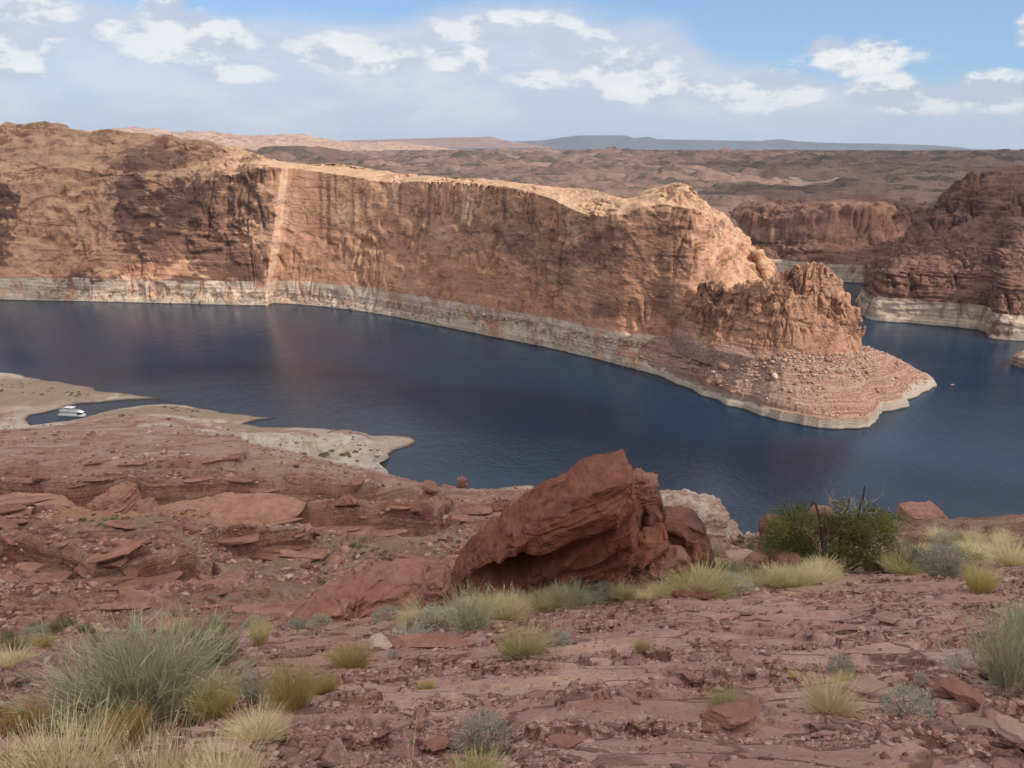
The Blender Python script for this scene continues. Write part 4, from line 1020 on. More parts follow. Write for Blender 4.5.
    V = V + N * (d * (.4 + .6 * edge))[..., None]
    V[0] = V[0].mean(0); V[-1] = V[-1].mean(0)
    origin = np.array([c[0], y, Q[:, 1].min()])
    F_ = grid_faces(nph, nth, True)
    me = mesh_np(name, (V - origin).reshape(-1, 3), Q=F_)
    return obj(name, me, mat, loc=origin, label=label, cat=cat, group=group)


def ico(sub):
    import bmesh
    bm = bmesh.new(); bmesh.ops.create_icosphere(bm, subdivisions=sub, radius=1.0)
    V = np.array([v.co[:] for v in bm.verts]); T_ = np.array([[v.index for v in f.verts] for f in bm.faces]); bm.free(); return V, T_
ICO = {k: ico(k) for k in (1, 2, 3, 4)}


def facet_rock(seed, sx, sy, sz, planes=14, sub=3, rough=.04):
    r = np.random.default_rng(seed); V, T_ = ICO[sub]
    n = r.normal(size=(planes, 3)); n /= np.linalg.norm(n, axis=1, keepdims=True); d = r.uniform(.55, .95, planes)
    n = np.concatenate([n, [[0, 0, 1], [0, 0, -1]]]); d = np.concatenate([d, [.6, .6]])
    dots = V @ n.T; s = np.min(np.where(dots > .05, d / np.maximum(dots, .05), 9), axis=1); s = np.minimum(s, 1.15)
    P = V * s[:, None]
    if sub > 2: P += V * (rough * fbm(P[:, 0] * 2.5 + seed, P[:, 1] * 2.5, P[:, 2] * 2.5 + 3, 4, .6))[:, None] + V * (.5 * rough * np.clip(3 * noise(P[:, 0], P[:, 1] + seed, P[:, 2] * 7), -1, 1))[:, None]
    return P * np.array([sx, sy, sz]), T_


def rock(px, py, wpx, hpx, mat, label, seed=1, depth=1.0, rot=0.0, tilt=(0, 0), name='rock', group=None, sink=.18, y=None, planes=14, sub=4):
    p = hit(px, py) if y is None else W(px, py, y)
    d = proj(*p)[2]; w = wpx * d / F / 2; h = hpx * d / F / 2
    V, T_ = facet_rock(seed, w, w * depth, h, planes, sub)
    me = mesh_np(name, V, T=T_, smooth=True)
    try: me.set_sharp_from_angle(angle=math.radians(28))
    except Exception: pass
    return obj(name, me, mat, loc=(p[0], p[1] + w * depth * .4, p[2] + h * (1 - 2 * sink)), rot=(tilt[0], tilt[1], rot), label=label, cat='rock', group=group)


# the leaning boulder and the blocks around it
YB = 19.5
outline_rock('boulder', [(432, 614), (444, 592), (454, 575), (466, 560), (482, 544), (503, 526), (528, 508), (554, 494), (580, 480), (602, 468), (616, 461), (629, 461), (634, 475), (632, 500), (634, 520), (628, 540), (634, 560), (640, 585), (636, 608)],
             YB, 1.6, m_boulder, 'huge dark red leaning boulder with a hollowed overhang and a pointed top', cat='boulder', nth=700, nph=330, tilt=math.radians(33), bed=.03, S=.8, rough=.45, groove=2.2, facet=.8, fgrid=(11, 36), lean=-.55, sq=.42, dents=[(512, 542, .85, .40, .60, 2.0), (562, 512, 1.5, .22, .60, .7), (480, 560, .5, .35, .6, .4), (585, 530, 1.0, .12, .5, .4)], seed=3)
outline_rock('rock_block', [(608, 560), (612, 520), (620, 492), (632, 478), (646, 481), (659, 488), (661, 505), (660, 522), (650, 528), (640, 545), (630, 570)],
             YB + .9, .9, m_block, 'dark varnished block standing against the top end of the huge leaning boulder', tilt=.15, bed=.02, S=.9, rough=.5, facet=.8, seed=11, sq=.4)
outline_rock('rock', [(628, 478), (638, 473), (648, 475), (656, 479), (657, 486), (650, 492), (636, 493), (626, 488)], YB + .7, .45, m_redrock,
             'small layered orange cap stone lying on the dark varnished block', tilt=.1, bed=.035, S=.4, nth=160, nph=70, seed=13)
outline_rock('rock_block', [(648, 570), (650, 535), (656, 517), (672, 513), (696, 515), (705, 524), (710, 548), (706, 562), (690, 572)],
             YB + 2.2, 1.0, m_block, 'squat red block with a dark face just right of the huge leaning boulder', tilt=.0, bed=.02, S=1.0, rough=.45, facet=.85, fgrid=(9, 18), seed=17, sq=.4)
outline_rock('slab', [(580, 585), (583, 560), (596, 550), (620, 541), (645, 535), (662, 530), (672, 540), (664, 552), (650, 562), (640, 580)],
             YB - .9, .75, m_boulder, 'long tilted red slab propped under the right side of the huge boulder', tilt=.35, bed=.04, S=.9, facet=.7, fgrid=(9, 20), rough=.6, lean=.3, seed=23)
outline_rock('slab', [(612, 596), (618, 575), (635, 562), (662, 550), (684, 548), (692, 558), (686, 572), (690, 592)],
             YB - 1.2, .6, m_redrock, 'lowest red slab at the foot of the blocks beside the huge boulder', tilt=.25, bed=.035, S=.7, facet=.7, fgrid=(9, 20), rough=.6, lean=.3, seed=29)
outline_rock('slab', [(545, 600), (552, 580), (572, 566), (590, 562), (600, 572), (606, 600)],
             YB - 1.0, .55, m_boulder, 'red slab wedged beneath the middle of the huge boulder', tilt=.3, bed=.03, S=.7, lean=.2, seed=31)
outline_rock('slab', [(285, 626), (296, 612), (318, 596), (345, 582), (375, 571), (402, 563), (420, 561), (434, 563), (430, 570), (434, 582), (426, 600), (420, 622)],
             19.5, 1.1, m_slab, 'long sloping slab of striped salmon rock left of the huge boulder', cat='rock slab', nth=420, nph=200, tilt=math.radians(24), bed=.035, S=.9, rough=.4, groove=1.8, facet=.6, lean=.75, seed=37, sq=.7)
outline_rock('rock', [(420, 620), (424, 590), (432, 574), (444, 571), (450, 582), (452, 615)], 18.2, .6, m_redrock, 'broken layered rock stack in the gap between striped slab and huge boulder', tilt=.1, bed=.06, S=.5, seed=39)

# boulders by the juniper
YJ = 23.0
outline_rock('boulder', [(764, 575), (760, 555), (762, 532), (770, 520), (784, 519), (800, 524), (812, 540), (806, 575)], YJ + 1.6, .8, m_redrock, 'rounded red boulder half hidden behind the left side of the juniper', seed=41, tilt=.1, bed=.03, S=.8)
rock(758, 569, 26, 24, m_redrock, 'small red angular rock lowest of the rocks left of the juniper', seed=42, y=YJ - .3)
rock(783, 571, 34, 24, m_redrock, 'cracked red rock between the small angular rock and the juniper stem', seed=43, y=YJ - .6, rot=.5)
rock(874, 571, 22, 20, m_redrock, 'red rock showing under the right edge of the juniper', seed=44, y=YJ + .4)
rock(828, 535, 36, 34, m_redrock, 'red boulder glimpsed through the middle of the juniper crown', seed=45, y=YJ + 2.6)
outline_rock('boulder', [(902, 524), (901, 514), (904, 509), (920, 508), (938, 507.5), (941, 512), (945, 521), (935, 526)], 59, 1.5, m_redrock, 'flat topped red boulder standing alone on the rim above the water', tilt=-.05, bed=.06, S=1.2, rough=.5, seed=47, sq=.45)
outline_rock('rock', [(457, 487), (457.5, 479), (461, 477), (466, 478), (467.5, 487)], 240, 1.6, m_redrock, 'small upright red rock on the skyline of the slope against the lake', tilt=0, bed=.1, S=1.5, seed=51, nth=100, nph=50)
# orange whalebacks and the pale shore outcrops
p = W(25, 527, 172)
outline_rock('rock_dome', [(-80, 545), (-70, 518), (-40, 505), (0, 500), (20, 499), (48, 503), (70, 512), (86, 522), (90, 531), (60, 540)], 178, 11, m_orange, 'broad orange slickrock dome at the left edge of the slope', cat='rock dome', tilt=-.05, bed=.35, S=5, seed=53, lean=1.2, sq=.75, rough=.8)
outline_rock('rock_dome', [(138, 524), (141, 516), (165, 511), (200, 503), (225, 498), (262, 497), (290, 499), (304, 506), (300, 514), (250, 518), (190, 524)], 181.5, 8, m_orange, 'long low orange slickrock whaleback in the middle of the red slope', cat='rock dome', tilt=.06, bed=.3, S=5, seed=57, lean=1.2, sq=.75, rough=.6)
outline_rock('rock_dome', [(90, 520), (94, 500), (104, 492), (120, 485), (132, 488), (136, 500), (138, 516)], 196, 7, m_orange, 'steep orange rock face between the two orange domes', cat='rock dome', tilt=.3, bed=.3, S=5, seed=61, lean=.5, rough=.8)
outline_rock('rock', [(133, 520), (136, 504), (146, 500), (158, 508), (160, 518)], 188, 3, m_redrock, 'dark red block leaning on the steep orange rock face', seed=63, S=3, bed=.2)
outline_rock('rock_shelf', [(655, 560), (655, 505), (662, 498), (690, 496.5), (706, 500), (722, 504), (724, 512), (728, 520), (738, 532), (741, 545), (735, 570)], 283, 14, m_whiterock, 'banded white and pink rock outcrop beside the water behind the red block', cat='rock outcrop', tilt=-.08, bed=.9, S=7, seed=67, lean=.5, nth=520, nph=220, sq=.5, groove=2.5, rough=.8)

# mid-slope boulders
for k, (px, py, w_, h_, lb) in enumerate([(348, 513, 28, 14, 'round shouldered boulder below the dark ledge in mid slope'), (356, 490, 22, 14, 'cubic dark boulder leaning against the dark ledge'),
                                     (448, 566, 16, 10, 'red block low on the slope just above the leaning boulder'), (415, 521, 20, 12, 'red block at the end of the lower ledge'),
                                     (478, 516, 26, 9, 'tilted slab on the slope left of the leaning boulder top'), (462, 524, 20, 7, 'thin tilted slab below the higher tilted slab near the leaning boulder'),
                                     (500, 510, 22, 8, 'flat ledge stone touching the leaning boulder outline'), (115, 572, 26, 12, 'dark flat block on the broken slope under the orange dome'), (430, 492, 20, 12, 'orange block at the tip of the highest mid slope ledge'),
                                     (40, 482, 18, 8, 'low red block on the bench above the left orange dome')]):
    rock(px, py, w_, h_, m_redrock if k % 3 else m_block, lb, seed=70 + k, rot=k * .7, depth=.8, tilt=(.1, .15 * (-1) ** k))

# foreground rocks
outline_rock('slab', [(-12, 705), (-8, 682), (10, 672), (30, 667), (46, 670), (60, 678), (62, 690), (40, 694), (20, 700)], 9.6, .5, m_bandslab, 'dark flat slab with a white band at the left edge beside the big bush', cat='rock slab', tilt=.3, bed=.015, S=.5, seed=81, lean=.6)
rock(378, 650, 26, 14, m_chip_pale, 'rounded pale stone beside the small yellow tussock in the centre', seed=82)
rock(730, 722, 64, 20, m_redrock, 'dark red wedge of stone in front of the yellow green tussock', seed=83, depth=.5, rot=.35, planes=9)
rock(742, 706, 34, 9, m_bandslab, 'grey flat stone just behind the dark red wedge', seed=84, depth=.8)
rock(1012, 742, 34, 20, m_tan, 'rounded tan stone at the lower right edge', seed=85)
rock(968, 702, 40, 16, m_redrock, 'blocky brown stone beneath the big bush at the right edge', seed=86, rot=.3, planes=10)
rock(946, 697, 22, 13, m_redrock, 'squarish brown stone next to the small grey dome shrub', seed=87, planes=9)
rock(864, 692, 48, 11, m_tan, 'long pale ledge stone left of the small grey dome shrub', seed=88, depth=.5)
rock(975, 728, 44, 7, m_tan, 'thin tan flake stone below the blocky brown stone', seed=89, depth=.6)
rock(440, 752, 26, 9, m_redrock, 'dark stone near the bottom edge left of the grey sage', seed=90)
rock(455, 747, 16, 8, m_bandslab, 'small bluish grey stone near the bottom edge beside a dark stone', seed=91)
rock(430, 648, 90, 9, m_redrock, 'long low red ledge stone behind the centre tussocks', seed=92, depth=.3)
rock(395, 549 + 99, 22, 8, m_redrock, 'short red stone at the end of the long low ledge stone', seed=93)
rock(695, 598, 50, 6, m_block, 'thin dark shelf of rock at the edge of the grassy hollow', seed=94, depth=.3)
rock(745, 563, 40, 7, m_tan, 'pale flat stone among grass behind the tawny clumps', seed=95)
rock(672, 571, 20, 8, m_chip_pale, 'pale round stone in the grass beside a short log', seed=96)
rock(565, 748, 40, 10, m_redrock, 'brown flat stone near the bottom right of the grey sage', seed=97, depth=.6)
rock(890, 623, 26, 7, m_tan, 'pale pinkish stone on the open slickrock', seed=98)


def tube(path, radii, n=7, closed_end=True):
    path = np.asarray(path, float); K = len(path); radii = np.asarray(radii, float)
    tg = np.gradient(path, axis=0); tg /= np.linalg.norm(tg, axis=1, keepdims=True) + 1e-9
    ref = np.array([.31, .23, .92]); u = np.cross(tg, ref); u /= np.linalg.norm(u, axis=1, keepdims=True) + 1e-9; v = np.cross(tg, u)
    th = np.linspace(0, 2 * np.pi, n, endpoint=False)
    V = path[:, None] + radii[:, None, None] * (np.cos(th)[None, :, None] * u[:, None] + np.sin(th)[None, :, None] * v[:, None])
    return V.reshape(-1, 3), grid_faces(K, n, True)


def merge(lst):
    Vs, Qs = [], []; o = 0
    for V, Q in lst: Vs.append(V); Qs.append(np.asarray(Q) + o); o += len(V)
    return np.concatenate(Vs), np.concatenate(Qs)


# ---------------------------------------------------------------- plants
def plant_mat(name, a, b_, rough=.8, trans=.25, extra=None):
    m, T, b = new_mat(name)
    at = T.new('ShaderNodeAttribute'); at.attribute_name = 'v'; oi = T.new('ShaderNodeObjectInfo')
    c = T.mix(at.outputs['Fac'], a, b_)
    if extra: c = T.mix(T.ss(at.outputs['Fac'], .86, .9), c, extra)
    h = T.new('ShaderNodeHueSaturation'); T.put(h.inputs['Color'], c); T.put(h.inputs['Value'], T.m('ADD', .82, T.m('MULTIPLY', oi.outputs['Random'], .36)))
    T.put(h.inputs['Hue'], T.m('ADD', .487, T.m('MULTIPLY', oi.outputs['Random'], .026)))
    T.put(b.inputs['Base Color'], h.outputs[0]); b.inputs['Roughness'].default_value = rough
    return m
m_sage = plant_mat('rabbitbrush_green', (.30, .31, .18), (.53, .54, .35), extra=(.62, .57, .36))
m_olive = plant_mat('jointfir_olive', (.15, .155, .08), (.30, .29, .16))
m_straw = plant_mat('dry_grass', (.50, .40, .21), (.72, .60, .37), extra=(.70, .62, .42))
m_yellow = plant_mat('yellow_grass', (.40, .33, .12), (.60, .49, .21), extra=(.60, .50, .26))
m_ygreen = plant_mat('yellow_green_grass', (.38, .355, .15), (.60, .54, .28), extra=(.55, .47, .25))
m_ochre = plant_mat('ochre_grass', (.36, .24, .08), (.52, .36, .14))
m_grey = plant_mat('grey_twigs', (.30, .275, .225), (.52, .48, .41))
m_gsage = plant_mat('grey_sage_leaf', (.26, .265, .20), (.46, .455, .35))
m_jleaf = plant_mat('juniper_leaf', (.10, .115, .04), (.27, .28, .10), extra=(.27, .25, .10))
m_bark = simple_mat('juniper_bark', (.13, .09, .07), .95, .4, 14, .1)
m_dead = simple_mat('dead_wood', (.40, .35, .31), .95, .3, 12, .1)
m_darkwood = simple_mat('dark_stem', (.09, .065, .05), .95, .3, 12, .1)


def ribbons(root, d, L, w, seg, bend, r, curl=0.0, taper=.75):
    """N thin blades as ribbons"""
    N = len(root); t = np.linspace(0, 1, seg + 1)
    pos = root[:, None] + d[:, None] * (L[:, None] * t)[..., None] + bend[:, None] * ((L[:, None] * t ** 2))[..., None]
    if curl: 
        ph = r.uniform(0, 6.28, (N, 1)); k = r.uniform(3, 7, (N, 1)); cu = curl * L[:, None] * np.sin(ph + k * t[None]) * t[None]
        side2 = np.cross(d, r.normal(size=(N, 3))); side2 /= np.linalg.norm(side2, axis=1, keepdims=True); pos = pos + cu[..., None] * side2[:, None]
    s = np.cross(d, r.normal(size=(N, 3))); s /= np.linalg.norm(s, axis=1, keepdims=True) + 1e-9
    ww = w[:, None] * (1 - taper * t[None]) * .5
    A = pos - s[:, None] * ww[..., None]; B = pos + s[:, None] * ww[..., None]
    V = np.stack([A, B], 2).reshape(-1, 3)
    b = (np.arange(N) * (seg + 1) * 2)[:, None] + (np.arange(seg) * 2)[None]
    Q = np.stack([b, b + 1, b + 3, b + 2], -1).reshape(-1, 4)
    return V, Q, pos


def fan(r, N, spread, up=.3):
    """directions leaving a clump: spread 0 = upright, 1 = almost flat"""
    az = r.uniform(0, 2 * np.pi, N); el = np.radians(90 - 90 * spread * np.sqrt(r.uniform(0, 1, N)))
    return np.stack([np.cos(el) * np.cos(az), np.cos(el) * np.sin(az), np.sin(el)], 1)


def grass_mesh(seed, N=420, w=.008, spread=.45, h=1.0, base=.16, droop=.22, stalks=0):
    r = np.random.default_rng(seed); d = fan(r, N, spread)
    rad = base * np.sqrt(r.uniform(0, 1, N)); root = np.stack([d[:, 0], d[:, 1], np.zeros(N)], 1); root /= np.linalg.norm(root, axis=1, keepdims=True) + 1e-6
    root = root * rad[:, None] + r.normal(size=(N, 3)) * [base * .25, base * .25, 0]
    L = h * r.uniform(.45, 1.0, N) * (1 - .2 * r.random(N)); bend = d * [1, 1, 0] * droop + [0, 0, -droop * .6] * r.uniform(.2, 1.2, (N, 1))
    bend += r.normal(size=(N, 3)) * .06
    V, Q, _ = ribbons(root, d, L, w * r.uniform(.6, 1.3, N), 4, bend, r, .02)
    v = np.repeat(r.random(N), 10)
    return mesh_np('grass_blades', V, Q=Q, smooth=False, attrs={'v': v})


def stalk_mesh(seed, N=8, h=1.5, w=.006):
    r = np.random.default_rng(seed); d = fan(r, N, .28); root = r.normal(size=(N, 3)) * [.05, .05, 0]
    L = h * r.uniform(.6, 1, N); bend = d * [1, 1, 0] * .2 + r.normal(size=(N, 3)) * .05
    V, Q, pos = ribbons(root, d, L, np.full(N, w), 6, bend, r, .015, .4)
    Vs = [V]; Qs = [Q]; vv = [np.full(len(V), .7)]
    # seed heads
    M = 14; e = pos[:, -1]; e2 = pos[:, -2]; rt = np.repeat(e, M, 0) + (np.repeat(e2 - e, M, 0)) * r.uniform(0, 1.1, (N * M, 1)); dd = np.repeat(d, M, 0) + r.normal(size=(N * M, 3)) * .5
    dd /= np.linalg.norm(dd, axis=1, keepdims=True)
    V2, Q2, _ = ribbons(rt, dd, r.uniform(.03, .07, N * M), np.full(N * M, w * .9), 1, dd * 0, r)
    Vs.append(V2); Qs.append(Q2 + len(V)); vv.append(np.full(len(V2), .95))
    return mesh_np('seed_stalks', np.concatenate(Vs), Q=np.concatenate(Qs), smooth=False, attrs={'v': np.concatenate(vv)})


def brush_meshes(seed, N=150, per=14, spread=.78, w=.007, leafw=.0055, rx=1.0, hz=1.0, tw=.34, droop=-.12, curl=.02, up=.55):
    """a many-stemmed bush: woody stems, then fine twigs along their upper part. unit width 2, height about 1"""
    r = np.random.default_rng(seed); d = fan(r, N, spread); root = d * [1, 1, 0] * r.uniform(.02, .22, (N, 1)) + r.normal(size=(N, 3)) * [.05, .05, 0]
    L = r.uniform(.45, .92, N) * (1 + .15 * r.normal(size=N)) * (1 + .22 * noise(d[:, 0] * 2.2 + seed, d[:, 1] * 2.2, 0)) * np.interp(d[:, 2], [0, 1], [1.0, .82])
    bend = np.zeros((N, 3)); bend[:, 2] = -droop; bend += r.normal(size=(N, 3)) * .15
    V, Q, pos = ribbons(root, d, L, w * r.uniform(.8, 1.6, N), 5, bend, r, curl, .5)
    stems = mesh_np('stems', V, Q=Q, smooth=False, attrs={'v': np.repeat(r.random(N), 12)})
    k = r.integers(1, 6, (N, per)); fr = r.random((N, per))
    i = np.arange(N)[:, None]; rt = (pos[i, k] * fr[..., None] + pos[i, k - 1] * (1 - fr[..., None])).reshape(-1, 3)
    M = N * per
    dd = np.repeat(d, per, 0) * .9 + [0, 0, up] + r.normal(size=(M, 3)) * .48; dd /= np.linalg.norm(dd, axis=1, keepdims=True)
    LL = tw * r.uniform(.5, 1.15, M) * (.7 + .3 * k.reshape(-1) / 5)
    V2, Q2, _ = ribbons(rt, dd, LL, leafw * r.uniform(.7, 1.3, M), 3, r.normal(size=(M, 3)) * .10, r, curl)
    tone = np.clip(.5 + .28 * r.normal(size=M) + .25 * np.repeat(r.normal(size=N), per) * .6, 0, 1)
    twigs = mesh_np('twigs', V2, Q=Q2, smooth=False, attrs={'v': np.repeat(tone, 8)})
    return stems, twigs


def sage_meshes(seed, N=70, per=30, w=.02):
    """low rounded grey shrub: crooked twigs with many small leaves"""
    r = np.random.default_rng(seed); st, tw = brush_meshes(seed + 1, N, 9, .95, .012, .008, tw=.28, curl=.05, up=.25)
    M = N * per; d = fan(r, M, .98); rad = r.uniform(.55, 1.0, M) ** .5 * (1 + .12 * noise(d[:, 0] * 3 + seed, d[:, 1] * 3, d[:, 2] * 3) * 2)
    rt = d * rad[:, None] * [.95, .95, .92]
    dd = d * .6 + r.normal(size=(M, 3)) * .6; dd /= np.linalg.norm(dd, axis=1, keepdims=True)
    V, Q, _ = ribbons(rt, dd, r.uniform(.05, .12, M), w * r.uniform(.6, 1.2, M), 2, dd * 0, r, .02, .4)
    lv = mesh_np('leaves', V, Q=Q, smooth=False, attrs={'v': np.repeat(r.random(M), 6)})
    return st, tw, lv


_cache = {}
def proto(kind, var):
    key = (kind, var)
    if key in _cache: return _cache[key]
    s = var * 17 + 5
    if kind == 'bigsage': res = [('stems', brush_meshes(s, 420, 1, .86, .006, .004)[0], m_grey)]; st, tw = brush_meshes(s, 560, 26, .97, .007, .0064, tw=.24, up=.45); res = [('stems', st, m_grey), ('foliage', tw, m_sage)]
    elif kind == 'sagebush': st, tw = brush_meshes(s, 180, 16, .8, .008, .0075, tw=.34); res = [('stems', st, m_grey), ('foliage', tw, m_sage)]
    elif kind == 'olive': st, tw = brush_meshes(s, 170, 15, .75, .010, .008, tw=.34); res = [('stems', st, m_darkwood), ('foliage', tw, m_olive)]
    elif kind == 'grey': st, tw = brush_meshes(s, 150, 12, .8, .010, .007, tw=.3, curl=.04); res = [('stems', st, m_grey), ('twigs', tw, m_grey)]
    elif kind == 'dome': st, tw, lv = sage_meshes(s, 70, 34, .022); res = [('stems', st, m_darkwood), ('twigs', tw, m_grey), ('foliage', lv, m_gsage)]
    elif kind in ('yellow', 'straw', 'ygreen', 'ochre'):
        mt = {'yellow': m_yellow, 'straw': m_straw, 'ygreen': m_ygreen, 'ochre': m_ochre}[kind]
        res = [('blades', grass_mesh(s, 1150, .011, .42 if kind != 'straw' else .62, base=.33 if kind != 'straw' else .26), mt)]
        if kind in ('straw',): res.append(('seed_stalks', stalk_mesh(s, 9, 1.25, .009), m_straw))
    elif kind == 'tall': res = [('blades', grass_mesh(s, 1100, .0075, .42, base=.5, droop=.14), m_ochre if var % 2 else m_straw), ('seed_stalks', stalk_mesh(s, 34, 1.15, .006), m_straw)]
    elif kind == 'stalks': res = [('seed_stalks', stalk_mesh(s, 7, 1.0, .007), m_straw), ('blades', grass_mesh(s, 90, .008, .6, h=.45), m_straw)]
    _cache[key] = res; return res
NAMES = {'bigsage': ('rabbitbrush', 'shrub'), 'sagebush': ('rabbitbrush', 'shrub'), 'olive': ('dark_shrub', 'shrub'), 'grey': ('dead_shrub', 'dead shrub'), 'dome': ('sage_shrub', 'shrub'),
         'yellow': ('grass_tussock', 'grass clump'), 'straw': ('grass_tussock', 'grass clump'), 'ygreen': ('grass_tussock', 'grass clump'), 'ochre': ('grass_tussock', 'grass clump'), 'tall': ('tall_grass', 'grass clump'), 'stalks': ('dry_stalks', 'dry stalks')}


